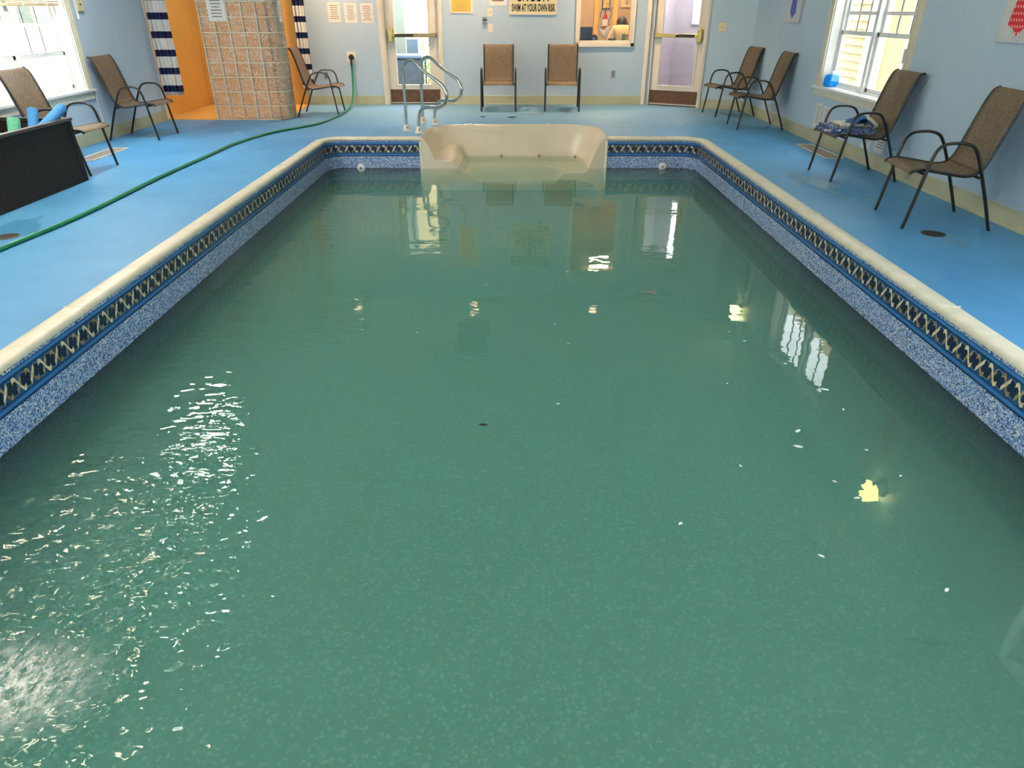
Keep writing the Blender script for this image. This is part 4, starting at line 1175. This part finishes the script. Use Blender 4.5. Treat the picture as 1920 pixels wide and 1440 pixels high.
drain('round metal deck drain on the left deck at the picture edge', -3.80, 5.02, 0.085)
drain('round metal deck drain in front of the nearest right-hand chair', 3.21, 5.10, 0.085)
drain('small round deck drain before the right-hand of the two tan chairs', 0.0, 11.47, 0.07)
drain('smallest deck drain between handrails and the left tan chair', -0.46, 11.53, 0.045)

# ------------------------------------------------------------------ curtains
def curtain(label, T, s0, s1, z0, z1, waves, amp):
    t = thing('shower_curtain', label, 'curtain', T((s0 + s1) / 2, 0, z0))
    def fn(u, v):
        s = s0 + (s1 - s0) * u
        sway = 1 - 0.25 * v
        return T(s, amp * sway * math.sin(u * waves * 2 * PI) + amp * 0.5 * math.sin(u * waves * 4.6 + 1 + v), z0 + (z1 - z0) * v)
    MB(None).grid(fn, waves * 12, 12).build('cloth', M['curtain'], t, thick=0.002, angle=80)
    MB(T).tube([(s0 - 0.02, 0, z1 + 0.02), (s1 + 0.02, 0, z1 + 0.02)], 0.028, 8).build('ring_sleeve', M['curtain'], t)
    return t
curtain('navy and white striped curtain by the orange wall on the left', lambda s, d, z: (s, 11.25 - d, z), -5.295, -5.01, 0.35, 2.2, 5, 0.032)
curtain('navy and white striped curtain behind the glass blocks by the far wall', lambda s, d, z: (s, 13.0 - d, z), -3.665, -3.47, 0.29, 2.2, 4, 0.022)
o = MB().tube([(-5.31, 11.25, 2.22), (-4.5, 11.25, 2.22)], 0.014, 10).build('curtain_rod', M['steel']); tag(o, 'steel curtain rod above the left shower opening', 'curtain rod')
o = MB().tube([(-3.57, 13.13, 2.22), (-3.57, 12.9, 2.22), (-3.47, 11.58, 2.22)], 0.014, 10).build('curtain_rod', M['steel']); tag(o, 'steel curtain rod over the side shower opening behind the blocks', 'curtain rod')

# ------------------------------------------------------------------ jug on the right sill
jg = thing('detergent_jug', 'translucent blue jug with white cap on the right window sill', 'jug', (3.97, 9.17, 0.655))
hexp = [(0.055, 0.0), (0.085, 0.05), (0.085, 0.10), (0.06, 0.14)]
MB().lathe([(0.08, 0.0), (0.096, 0.04), (0.096, 0.10), (0.075, 0.135), (0.03, 0.142)], (3.945, 9.17, 0.66), 6).build('body', M['jug'], jg, bevel=0.006)
MB().lathe([(0.032, 0.0), (0.032, 0.03), (0.026, 0.034)], (3.945, 9.17, 0.80), 14).build('cap', M['white'], jg)
sq = MB().blob((3.93, 9.31, 0.676), (0.022, 0.04, 0.016)).build('scrub_pad', M['dark_brass']); tag(sq, 'small dark scrub pad beside the blue jug on the sill', 'scrub pad')

# ------------------------------------------------------------------ ceiling fixtures (most seen mirrored in the water, back panels added unseen)
def troffer(label, x, y, w, l, mat):
    t = thing('ceiling_light', label, 'ceiling light', (x, y, ZC), group=None)
    mb = MB(); k = 0.025
    mb.box(x - w / 2, x - w / 2 + k, y - l / 2, y + l / 2, ZC - 0.04, ZC).box(x + w / 2 - k, x + w / 2, y - l / 2, y + l / 2, ZC - 0.04, ZC).box(x - w / 2, x + w / 2, y - l / 2, y - l / 2 + k, ZC - 0.04, ZC).box(x - w / 2, x + w / 2, y + l / 2 - k, y + l / 2, ZC - 0.04, ZC)
    mb.build('frame', M['white'], t)
    if mat == 'fill_back':
        MB().box(x - w / 2 + k, x + w / 2 - k, y - l / 2 + k, y + l / 2 - k, ZC - 0.03, ZC - 0.02).build('diffuser', M[mat], t)
    else:
        for q in (-0.13, 0.13):
            MB().tube([(x + q, y - l / 2 + 0.04, ZC - 0.03), (x + q, y + l / 2 - 0.04, ZC - 0.03)], 0.019, 8).build('lamp_tube', M[mat], t)
troffer('white ceiling light panel above the left deck by the window', -4.2, 7.9, 0.62, 1.25, 'tube_white')
troffer('warm ceiling light panel above the left deck near the storage box', -4.2, 5.0, 0.62, 1.25, 'tube_warm')
troffer('warm ceiling light panel above the near left deck', -3.9, 2.4, 0.62, 1.25, 'tube_warm')
for i, x in enumerate((-3.0, 0.0, 3.0)):  # fill panels added to brighten the far wall and right side
    troffer(['added unseen fill panel behind the camera on the left', 'added unseen fill panel behind the camera in the middle', 'added unseen fill panel behind the camera on the right'][i], x, -2.2, 0.62, 1.25, 'fill_back')
def can(label, x, y, lamp='can_warm'):
    t = thing('downlight', label, 'downlight', (x, y, ZC), group='small round ceiling downlights')
    MB().lathe([(0.085, 0.0), (0.085, -0.09), (0.075, -0.09), (0.075, 0.0)], (x, y, ZC), 20, closed=False).build('trim_ring', M['white'], t)
    MB().lathe([(0.07, -0.012), (0.07, -0.02)], (x, y, ZC), 18).build('lamp', M[lamp], t)
can('warm downlight over the curtain side of the far wall', -3.0, 12.45)
can('warm downlight over the yellow notice', -0.74, 12.45)
can('warm downlight over the office window', 1.6, 12.45)
can('warm downlight inside the orange shower stall', -4.5, 12.3, 'stall_lamp')
hv = thing('ceiling_grille', 'dark return air grille in the ceiling over the far end of the pool', 'grille', (-0.7, 11.0, ZC))
MB().box(-1.0, -0.4, 10.4, 11.8, ZC - 0.02, ZC).build('frame', M['dark_grille'], hv)
ex = thing('exit_sign', 'red lettered exit sign above the slanting wall door', 'exit sign', CORNER(0.5, 0, 2.6))
MB(CORNER).box(0.33, 0.69, 0, 0.045, 2.62, 2.84).build('case', M['white'], ex, bevel=0.004)
text_obj('lettering', 'EXIT', 0.2, 0.72, M['exit_red'], lambda a, b, d: CORNER(0.51 + a, 0.047 + d, 2.66 + b), ex, bold=0.003)
for y, lab in ((5.72, 'yellow glowing wall lamp over the nearest right-hand chair'), (10.66, 'yellow glowing wall lamp near the blue tie picture')):
    t = thing('wall_lamp', lab, 'wall lamp', RIGHT(y, 0, 2.05))
    MB(RIGHT).lathe([(0.05, 2.12), (0.09, 2.2), (0.09, 2.26), (0.05, 2.32)], (y, 0.12, 0), 16).build('shade', M['sconce'], t)
    MB(RIGHT).box(y - 0.05, y + 0.05, 0, 0.03, 2.06, 2.2).build('back_plate', M['black'], t, bevel=0.004)
    MB(RIGHT).tube([(y, 0.03, 2.1), (y, 0.1, 2.1), (y, 0.12, 2.14)], 0.012, 8).build('arm', M['black'], t)
    MB(RIGHT).tube([(y - 0.03, 0.012, 2.08), (y - 0.05, 0.012, 1.9), (y - 0.02, 0.012, 1.62)], 0.009, 6).build('cord', M['black'], t)
    if y < 8 or True: pass

# ------------------------------------------------------------------ office behind the window
def room_box(x0, x1, y0, y1, z0, z1, mat, nm, lab, floor_mat):
    mb = MB()
    mb.box(x0, x1, y1, y1 + 0.08, z0, z1).box(x0 - 0.08, x0, y0, y1, z0, z1).box(x1, x1 + 0.02, y0, y1, z0, z1).box(x0, x1, y0, y1, z1, z1 + 0.08)
    struct('wall_' + nm, mb, M[mat], lab, 'wall')
    struct('floor_' + nm, MB().box(x0, x1, y0, y1, z0 - 0.05, z0), M[floor_mat], 'floor of the ' + nm + ' beyond the far wall', 'floor')
room_box(0.7, 2.42, YF + 0.17, 15.7, 0.0, 2.7, 'tan_wall', 'office', 'tan office walls seen through the office window', 'wood')
ol = thing('ceiling_light', 'warm ceiling light inside the office', 'ceiling light', (1.8, 14.5, 2.7))
MB().box(1.72, 2.12, 14.35, 14.5, 2.66, 2.69).build('diffuser', M['office_lamp'], ol)
ct = thing('desk', 'office desk counter just behind the office window', 'desk', (1.6, 13.7, 0))
MB().box(0.95, 2.2, 13.36, 13.9, 0.93, 0.97).build('desk_top', M['wood'], ct, bevel=0.004)
for x in (1.0, 2.14):
    for y in (13.4, 13.84): MB().box(x, x + 0.04, y, y + 0.04, 0, 0.93).build('leg', M['black'], ct)
mo = thing('monitor', 'black computer monitor back at the left of the office window', 'monitor', (1.31, 13.7, 0.97))
MB().box(1.14, 1.43, 13.66, 13.70, 0.99, 1.222).build('housing', M['black'], mo, bevel=0.006)
MB().box(1.22, 1.35, 13.62, 13.66, 1.02, 1.14).build('rear_bulge', M['black'], mo, bevel=0.01)
MB().lathe([(0.07, 0.97), (0.07, 0.98), (0.02, 0.985), (0.02, 1.02)], (1.29, 13.68, 0), 14).build('foot', M['black'], mo)
ph = thing('desk_phone', 'round black speaker beside the monitor in the office', 'speaker', (1.46, 13.62, 0.97))
MB().lathe([(0.02, 0.03), (0.06, 0.02), (0.066, 0.0), (0.06, -0.02), (0.02, -0.03)], (1.46, 13.6, 1.042), 18, 'Y').build('body', M['black'], ph)
MB().lathe([(0.028, 0.0), (0.02, -0.006)], (1.455, 13.57, 1.035), 14, 'Y').build('cone', M['greyblue'], ph)
mb = MB().box(1.42, 1.5, 13.57, 13.63, 0.97, 0.985); mb.build('foot', M['black'], ph)
# white hen figurine
hn = thing('hen_figurine', 'white ceramic hen figurine with red comb in the office window', 'figurine', (1.66, 13.62, 0.97))
prof = [(1.512, 1.235), (1.535, 1.205), (1.575, 1.182), (1.62, 1.174), (1.665, 1.185), (1.695, 1.215), (1.712, 1.245), (1.73, 1.243), (1.742, 1.225), (1.735, 1.19), (1.728, 1.14), (1.70, 1.085), (1.665, 1.05), (1.645, 1.035), (1.615, 1.05), (1.575, 1.085), (1.545, 1.135), (1.525, 1.19)]
def puff(poly, cy, th, rings=5):
    cx = sum(p[0] for p in poly) / len(poly); cz = sum(p[1] for p in poly) / len(poly)
    mb = MB(); n = len(poly); vs = []; fs = []
    for j in range(-rings, rings + 1):
        t = j / rings; k = math.sqrt(max(0.0, 1 - t * t)) * 0.92 + 0.08 if abs(j) < rings else 0.12
        for a, b in poly: vs.append((cx + (a - cx) * k, cy + th * t, cz + (b - cz) * k))
    m = 2 * rings + 1
    fs = [(j * n + i, j * n + (i + 1) % n, (j + 1) * n + (i + 1) % n, (j + 1) * n + i) for j in range(m - 1) for i in range(n)]
    fs += [tuple(range(n)), tuple((m - 1) * n + i for i in range(n))]
    mb.add(vs, fs)
    return mb
puff(prof, 13.62, 0.06).build('body', M['ceramic'], hn, angle=70)
puff([(1.70, 1.25), (1.712, 1.27), (1.722, 1.258), (1.732, 1.272), (1.742, 1.25), (1.725, 1.243)], 13.62, 0.01, 2).build('comb', M['red'], hn)
puff([(1.738, 1.225), (1.752, 1.20), (1.742, 1.19), (1.734, 1.21)], 13.62, 0.012, 2).build('wattle', M['red'], hn)
puff([(1.742, 1.235), (1.758, 1.226), (1.742, 1.222)], 13.62, 0.006, 2).build('beak', M['yellow'], hn)
MB().lathe([(0.035, 0.97), (0.03, 0.98), (0.012, 0.99), (0.012, 1.045)], (1.645, 13.62, 0), 12).build('stand', M['yellow'], hn)
dv = thing('desk_organizer', 'small dark object on the desk beside the hen', 'desk item', (1.78, 13.62, 0.97))
MB().box(1.72, 1.85, 13.58, 13.68, 0.97, 1.045).build('body', M['black'], dv, bevel=0.02)
# office back wall: door frames, pictures, wall bottle
struct('trim_3', MB().box(1.02, 1.10, 15.66, 15.70, 0, 2.2).box(1.20, 1.27, 15.66, 15.70, 0, 2.2), M['trim'], 'cream door casing at the left of the office back wall', 'trim')
struct('trim_4', MB().box(1.10, 1.20, 15.68, 15.70, 0, 2.2), M['white'], 'white strip between the office casings', 'trim')
struct('trim_5', MB().box(1.66, 1.74, 15.66, 15.70, 0, 2.2), M['yellow'], 'golden casing at the middle of the office back wall', 'trim')
struct('trim_6', MB().box(2.04, 2.13, 15.66, 15.70, 0, 2.2), M['yellow'], 'golden casing right of the wall bottle in the office', 'trim')
pf = thing('framed_picture', 'black framed floral picture on the office back wall', 'picture', (1.9, 15.69, 1.49))
mb = MB(); mb.box(1.81, 1.83, 15.67, 15.695, 1.49, 1.85).box(1.96, 1.98, 15.67, 15.695, 1.49, 1.85).box(1.81, 1.98, 15.67, 15.695, 1.49, 1.515).box(1.81, 1.98, 15.67, 15.695, 1.83, 1.85)
mb.build('frame', M['black'], pf); MB().box(1.83, 1.96, 15.68, 15.69, 1.515, 1.83).build('print', M['art'], pf)
pp = thing('canvas_picture', 'cream picture with a dark plant on the office back wall', 'picture', (2.33, 15.69, 1.53))
MB().box(2.2, 2.405, 15.66, 15.695, 1.535, 1.85).build('canvas', M['signface'], pp)
mb = MB()
for a in (-70, -40, -10, 15, 45, 80):
    c0 = Vector((2.31, 15.655, 1.59)); c1 = c0 + Vector((0.08 * math.sin(math.radians(a)), 0, 0.11 * math.cos(math.radians(a)) - 0.02))
    mb.bar(c0, c1, 0.004, 0.018, (0, 1, 0))
mb.bar((2.31, 15.655, 1.55), (2.31, 15.655, 1.60), 0.004, 0.008, (0, 1, 0)); mb.build('plant_print', M['blackink'], pp)
wb = thing('wall_bottle', 'red and white wooden bottle decoration on the office back wall', 'wall decoration', (1.89, 15.69, 1.19))
P2 = lambda a, b, d: (a, 15.69 - d, b)
MB().prism([(1.835, 1.20), (1.935, 1.20), (1.94, 1.32), (1.83, 1.32)], 0, 0.03, P2).build('white_label', M['ceramic'], wb)
MB().prism([(1.83, 1.32), (1.94, 1.32), (1.925, 1.39), (1.885, 1.45), (1.865, 1.39)], 0, 0.03, P2).build('red_top', M['red'], wb)
MB().prism([(1.873, 1.44), (1.897, 1.44), (1.893, 1.475), (1.877, 1.475)], 0, 0.03, P2).build('cork', M['blackink'], wb)
for k, (pts, lab) in enumerate((([(1.78, 1.34), (1.80, 1.38), (1.785, 1.42), (1.81, 1.46), (1.80, 1.48)], 'left dark curly twig on the office back wall'), ([(1.955, 1.24), (1.985, 1.34), (2.01, 1.42), (2.0, 1.47), (2.03, 1.53)], 'right long dark twig on the office back wall'))):
    o = MB().tube(catmull([(x, 15.685, z) for x, z in pts], 4), 0.006, 6).build('wall_twig', M['blackink']); tag(o, lab, 'twig')

# seated person with back to the window
per = thing('person', 'person in a cream top with dark hair sitting with back to the office window', 'person', (2.02, 14.25, 0))
def skin_chain(name, verts, edges, radii, root, mat, parent, sub=2):
    inv = world(parent).inverted()
    me = bpy.data.meshes.new(name); me.from_pydata([tuple(inv @ Vector(v)) for v in verts], edges, [])
    o = bpy.data.objects.new(name, me); COL.objects.link(o); o.parent = parent
    md = o.modifiers.new('Skin', 'SKIN')
    sv = me.skin_vertices[0].data
    for i, r in enumerate(radii):
        sv[i].radius = (r, r) if not isinstance(r, tuple) else r
        sv[i].use_root = (i == root)
    md.use_smooth_shade = True
    s = o.modifiers.new('Sub', 'SUBSURF'); s.levels = sub; s.render_levels = sub
    me.materials.append(mat)
    return o
px, py = 2.06, 14.25
V = [(px, py, 0.62), (px, py + 0.0, 0.80), (px, py + 0.02, 0.98), (px, py + 0.05, 1.15), (px, py + 0.09, 1.215), (px, py + 0.14, 1.25), (px, py + 0.16, 1.32)]
E_ = [(i, i + 1) for i in range(6)]; R_ = [0.14, 0.125, 0.13, 0.12, 0.055, 0.07, 0.075]
for s in (-1, 1):
    n = len(V)
    V += [(px + s * 0.17, py + 0.05, 1.17), (px + s * 0.235, py - 0.0, 0.98), (px + s * 0.225, py + 0.14, 0.82), (px + s * 0.16, py + 0.30, 0.80), (px + s * 0.15, py + 0.35, 0.80)]
    E_ += [(3, n), (n, n + 1), (n + 1, n + 2), (n + 2, n + 3), (n + 3, n + 4)]; R_ += [0.06, 0.046, 0.04, 0.03, 0.03]
    hand = n + 4
    for k, (dx, L_) in enumerate(((-0.03, 0.07), (-0.01, 0.08), (0.01, 0.075), (0.028, 0.06))):
        q = len(V); b = V[hand]
        V += [(b[0] + dx, b[1] + 0.045, b[2] + 0.005), (b[0] + dx * 1.15, b[1] + 0.045 + L_ * 0.55, b[2] + 0.0), (b[0] + dx * 1.2, b[1] + 0.045 + L_, b[2] - 0.022)]
        E_ += [(hand, q), (q, q + 1), (q + 1, q + 2)]; R_ += [0.010, 0.009, 0.008]
    q = len(V); b = V[n + 3]
    V += [(b[0] - s * 0.04, b[1] + 0.03, b[2] - 0.005), (b[0] - s * 0.055, b[1] + 0.07, b[2] - 0.01)]
    E_ += [(n + 3, q), (q, q + 1)]; R_ += [0.011, 0.009]
    n = len(V)
    V += [(px + s * 0.10, py + 0.05, 0.58), (px + s * 0.13, py + 0.42, 0.56), (px + s * 0.13, py + 0.42, 0.12), (px + s * 0.13, py + 0.55, 0.05)]
    E_ += [(0, n), (n, n + 1), (n + 1, n + 2), (n + 2, n + 3)]; R_ += [0.09, 0.065, 0.045, 0.035]
body = skin_chain('body', V, E_, R_, 0, M['skin'], per)
# cream top: shell over torso and upper arms
TV = [(px, py - 0.005, 0.66), (px, py, 0.82), (px, py + 0.01, 0.99), (px, py + 0.035, 1.13), (px, py + 0.075, 1.215)]
TE = [(i, i + 1) for i in range(4)]; TR = [(0.17, 0.15), (0.16, 0.14), (0.16, 0.14), (0.145, 0.125), (0.085, 0.08)]
for s in (-1, 1):
    n = len(TV)
    TV += [(px + s * 0.16, py + 0.04, 1.16), (px + s * 0.24, py - 0.005, 0.98), (px + s * 0.235, py + 0.06, 0.88)]
    TE += [(3, n), (n, n + 1), (n + 1, n + 2)]; TR += [0.08, 0.062, 0.055]
skin_chain('cream_top', TV, TE, TR, 0, M['top'], per)
MB().blob((px - 0.01, py + 0.15, 1.285), (0.098, 0.11, 0.105)).blob((px + 0.0, py + 0.115, 1.235), (0.118, 0.06, 0.07)).build('hair', M['hair'], per)
mb = MB().blob((px - 0.01, py + 0.262, 1.25), (0.012, 0.02, 0.016)).blob((px - 0.04, py + 0.248, 1.275), (0.012, 0.012, 0.008)).blob((px + 0.02, py + 0.248, 1.275), (0.012, 0.012, 0.008)).blob((px - 0.01, py + 0.25, 1.215), (0.022, 0.01, 0.006))
mb.build('face', M['skin'], per)
MB().box(px - 0.03, px + 0.03, py - 0.158, py - 0.148, 0.90, 1.10).build('teal_patch', M['teal'], per)
MB().box(px + 0.045, px + 0.075, py - 0.152, py - 0.142, 1.05, 1.09).build('rust_patch', M['rust'], per)
st = thing('office_stool', 'low black stool carrying the person in the office', 'stool', (px, py, 0))
MB().lathe([(0.19, 0.44), (0.2, 0.46), (0.19, 0.485)], (px, py + 0.05, 0), 20).build('seat', M['black'], st)
MB().lathe([(0.025, 0.03), (0.025, 0.44)], (px, py + 0.05, 0), 12).build('post', M['steel'], st)
MB().lathe([(0.2, 0.0), (0.2, 0.02), (0.03, 0.03)], (px, py + 0.05, 0), 20).build('foot', M['black'], st)

# ------------------------------------------------------------------ lounge beyond the left exit door, open to the outside
struct('floor_lounge', MB().box(-3.4, -0.3, YF + 0.05, 16.4, -0.06, 0.0), M['wood'], 'brown floor beyond the left exit door', 'floor')
struct('wall_lounge', MB().box(-2.62, -2.54, YF + 0.2, 14.75, 0, 2.5).box(-2.54, -2.06, 14.75, 14.85, 0.0, 2.5), M['greywall'], 'grey green wall seen through the left exit door', 'wall')
struct('wall_column', MB().box(-2.12, -1.86, 15.0, 15.2, 0, 0.98), M['greyblue'], 'grey blue half wall seen through the left exit door', 'wall')
lc = thing('lounge_chair', 'metal chair with pale blue cushion beyond the left exit door', 'chair', (-1.95, 14.1, 0))
MB().box(-2.22, -1.66, 13.9, 14.4, 0.70, 0.76).build('cushion', M['seatblue'], lc, bevel=0.02)
MB().box(-2.2, -1.68, 13.92, 14.38, 0.25, 0.69).build('base', M['greyblue'], lc, bevel=0.01)
MB().tube([(-2.2, 13.9, 0.0), (-2.2, 13.9, 0.68), (-1.66, 13.9, 0.68), (-1.66, 13.9, 0.0)], 0.014, 8).tube([(-2.2, 14.4, 0.0), (-2.2, 14.4, 0.69), (-1.66, 14.4, 0.69), (-1.66, 14.4, 0.0)], 0.014, 8).tube([(-2.2, 13.9, 0.68), (-2.28, 13.95, 1.05)], 0.014, 8).build('frame', M['black_metal'], lc)
# outdoors
struct('floor_outside', MB().box(-30, 30, 14.9, 45, -0.35, -0.30).box(-30, XL - 0.2, -15, 14.9, -0.35, -0.30).box(XR + 0.2, 30, -15, 14.9, -0.35, -0.30), M['snow'], 'pale ground outside the windows', 'ground')
yb = thing('yellow_house', 'yellow sided house seen through the left exit door', 'house', (-1.4, 21, -0.3))
MB().box(-2.95, 3.0, 21, 24, -0.3, 5).build('wall', M['siding'], yb)
MB().box(-3.2, -2.93, 20.95, 21.1, -0.3, 5).build('corner_board', M['signface'], yb)
def shrub(label, x, y, z, r, n):
    t = thing('shrub', label, 'shrub', (x, y, z))
    mb = MB(); rnd = random.Random(3)
    for i in range(6):
        a = rnd.random() * 6.28; b = Vector((x + r * 0.8 * math.cos(a), y + r * 0.5 * math.sin(a), z + r * (1.0 + rnd.random())))
        mb.tube([(x, y, z), tuple((Vector((x, y, z)) + b) / 2 + Vector((0, 0, 0.1))), tuple(b)], 0.012, 5)
    mb.build('stems', M['wood'], t)
    mb = MB()
    for i in range(n):
        c = Vector((x, y, z + r)) + Vector((rnd.gauss(0, r * 0.45), rnd.gauss(0, r * 0.35), rnd.gauss(0, r * 0.4)))
        u = Vector((rnd.gauss(0, 1), rnd.gauss(0, 1), rnd.gauss(0, 1))).normalized() * 0.05; w_ = u.orthogonal().normalized() * 0.025
        mb.add([c - u, c + w_, c + u, c - w_], [(0, 1, 2, 3)])
    mb.build('leaves', M['leafgreen'], t, recalc=False)
shrub('small green shrub outdoors beyond the left exit door', -2.05, 17.2, -0.3, 0.55, 260)
struct('wall_outside', MB().box(-9, -3.2, 19.5, 19.7, -0.3, 1.9), M['house'], 'pale garden wall outdoors beyond the left exit door', 'wall')
# vestibule behind the slanting door
VB = lambda s, d, z: CORNER(s, -d, z)
mb = MB(VB)
mb.box(0.0, 1.3, 1.5, 1.58, 0, 1.25).box(0.0, 0.32, 1.5, 1.58, 1.25, 2.5).box(0.62, 1.3, 1.5, 1.58, 1.25, 2.5).box(-0.06, 0.0, 0.19, 1.58, 0, 2.5).box(1.3, 1.38, 0.17, 1.58, 0, 2.5).box(-0.06, 1.38, 0.19, 1.58, 2.5, 2.58)
struct('wall_vestibule', mb, M['lav'], 'lavender grey walls of the space behind the brass barred door', 'wall')
struct('floor_vestibule', MB(VB).box(0.0, 1.38, 0.05, 1.58, -0.05, 0.0), M['lav'], 'pale floor behind the brass barred door', 'floor')
vl = thing('ceiling_light', 'plain ceiling light in the space behind the brass barred door', 'ceiling light', VB(0.7, 0.8, 2.5))
MB(VB).box(0.4, 1.0, 0.5, 1.1, 2.47, 2.49).build('diffuser', M['small_room'], vl)  # fill panel added to brighten the dim vestibule
w6 = thing('reflection_window', 'small bright window behind the brass barred door', 'window', VB(0.47, 1.5, 1.25), kind='structure')  # opening added to imitate a bright reflection in the door glass
mb = MB(VB)
for a, b, c, d in ((0.32, 0.345, 1.25, 2.3), (0.595, 0.62, 1.25, 2.3), (0.32, 0.62, 1.25, 1.275), (0.46, 0.475, 1.25, 2.3), (0.32, 0.62, 1.45, 1.465)): mb.box(a, b, 1.47, 1.52, c, d)
mb.build('frame', M['white'], w6)
# neighbouring house with lapped siding outside the right window
ns = thing('yellow_house', 'yellow clapboard house wall seen through the right window', 'house', (5.9, 8.0, -0.3))
mb = MB()
for i in range(30):
    z = -0.3 + i * 0.125
    mb.add([(5.95, 12.75, z), (5.95, 16.5, z), (5.985, 16.5, z + 0.125), (5.985, 12.75, z + 0.125), (6.0, 12.75, z), (6.0, 16.5, z)], [(0, 1, 2, 3), (0, 4, 5, 1)])
mb.build('clapboards', M['siding'], ns, recalc=False, angle=10)
mb = MB().box(5.9, 6.02, 12.45, 12.75, -0.3, 3.45).box(5.88, 6.02, 13.3, 13.4, 1.6, 3.4).box(5.88, 6.02, 13.9, 14.0, 1.6, 3.4)
mb.build('corner_boards', M['casing'], ns)
MB().box(5.95, 6.05, 5.0, 12.45, -0.3, 3.45).build('door_wall', M['siding'], ns)
mb = MB().box(5.9, 5.95, 12.12, 12.22, -0.2, 2.4).box(5.92, 5.95, 10.4, 11.45, -0.2, 2.3); mb.build('door', M['white'], ns)
MB().box(5.88, 5.92, 11.3, 11.37, 0.78, 0.98).build('door_handle', M['black'], ns, bevel=0.01)
# pale porch outside the left window
lp = thing('porch', 'pale porch with posts and white wall outside the left window', 'porch', (-10, 12, -0.3))
for i in range(10): MB().box(-12.6, -12.48, 14.0 + i * 0.9, 14.14 + i * 0.9, 1.1, 3.6).build('post', M['porch_post'], lp)
MB().box(-13.6, -13.4, 7, 26, -0.3, 3.6).build('back_wall', M['porch_wall'], lp)
MB().box(-12.7, -12.4, 7, 26, -0.3, 1.1).build('low_wall', M['white'], lp)

# ------------------------------------------------------------------ floating specks
WF = 'pale flecks floating on the pool water'
fp = [(1.76, 3.34), (1.45, 2.91), (1.4, 2.77), (1.07, 2.61), (1.46, 2.49), (1.51, 2.37), (1.78, 2.53), (1.44, 4.12), (1.5, 3.98), (1.23, 3.41), (1.77, 3.12), (1.72, 2.74), (1.65, 3.66), (0.25, 3.18), (0.36, 3.94), (1.21, 2.01), (1.6, 1.83), (0.29, 4.25), (-0.63, 4.11), (0.7, 2.2), (0.45, 5.3), (-0.2, 5.0)]
f0 = None
for i, (x, y) in enumerate(fp):
    r = 0.011 if i in (0, 1, 2) else random.uniform(0.0045, 0.008)
    rnd = random.Random(i)
    poly = [(r * (1 + 0.5 * rnd.random()) * math.cos(a) * 1.5, r * (0.6 + 0.4 * rnd.random()) * math.sin(a)) for a in [k * PI / 4 for k in range(8)]]
    o = MB().prism(poly, 0.0, 0.003, lambda a, b, d: (a, b, d)).build('floating_fleck', M['fleck'])
    o.location = (x, y, ZW); o.rotation_euler = (0, 0, rnd.random() * 3)
    tag(o, 'tiny pale fleck of debris floating on the green pool water', 'debris', WF)
o = MB().prism([(-0.02, 0), (-0.008, 0.009), (0.012, 0.007), (0.024, -0.002), (0.01, -0.008), (-0.01, -0.008)], 0, 0.003, lambda a, b, d: (a, b, d)).build('floating_leaf', M['leaf'])
o.location = (-0.15, 2.97, ZW); tag(o, 'small dark leaf floating in the middle of the pool', 'leaf')

# ------------------------------------------------------------------ light from outside
wd = bpy.data.worlds.new('World'); SC.world = wd; wd.use_nodes = True
nt = wd.node_tree; bg = nt.nodes['Background']
tcw = nt.nodes.new('ShaderNodeTexCoord'); sp = nt.nodes.new('ShaderNodeSeparateXYZ'); nt.links.new(tcw.outputs['Generated'], sp.inputs[0])
rw = ramp(nt, math_n(nt, 'MULTIPLY_ADD', sp.outputs[2], 0.5, 0.5), [(0.45, (0.75, 0.76, 0.78)), (0.55, (1.0, 1.0, 1.0)), (1.0, (0.75, 0.88, 1.0))])
nt.links.new(rw.outputs[0], bg.inputs[0]); bg.inputs[1].default_value = 6.0
# ------------------------------------------------------------------ camera and view
cam = bpy.data.cameras.new('Camera'); co = bpy.data.objects.new('Camera', cam); COL.objects.link(co)
co.location = (0, 0, 1.5); co.rotation_euler = (PI / 2 - math.atan(703 / 1277), 0, 0)
cam.sensor_width = 36; cam.lens = 36 * 1277 / 1920; cam.clip_start = 0.05; cam.clip_end = 200
SC.camera = co
vs_ = SC.view_settings
vs_.view_transform = 'Standard'; vs_.look = 'None'; vs_.gamma = 1.0; vs_.use_curve_mapping = False
vs_.exposure = 0.85
cy = SC.cycles
cy.max_bounces = 6; cy.diffuse_bounces = 3; cy.glossy_bounces = 3; cy.transmission_bounces = 4; cy.transparent_max_bounces = 16; cy.volume_bounces = 2
cy.sample_clamp_indirect = 6.0; cy.sample_clamp_direct = 0
cy.caustics_reflective = False; cy.caustics_refractive = False
cy.use_denoising = True
cy.use_adaptive_sampling = True; cy.adaptive_threshold = 0.09; cy.adaptive_min_samples = 16
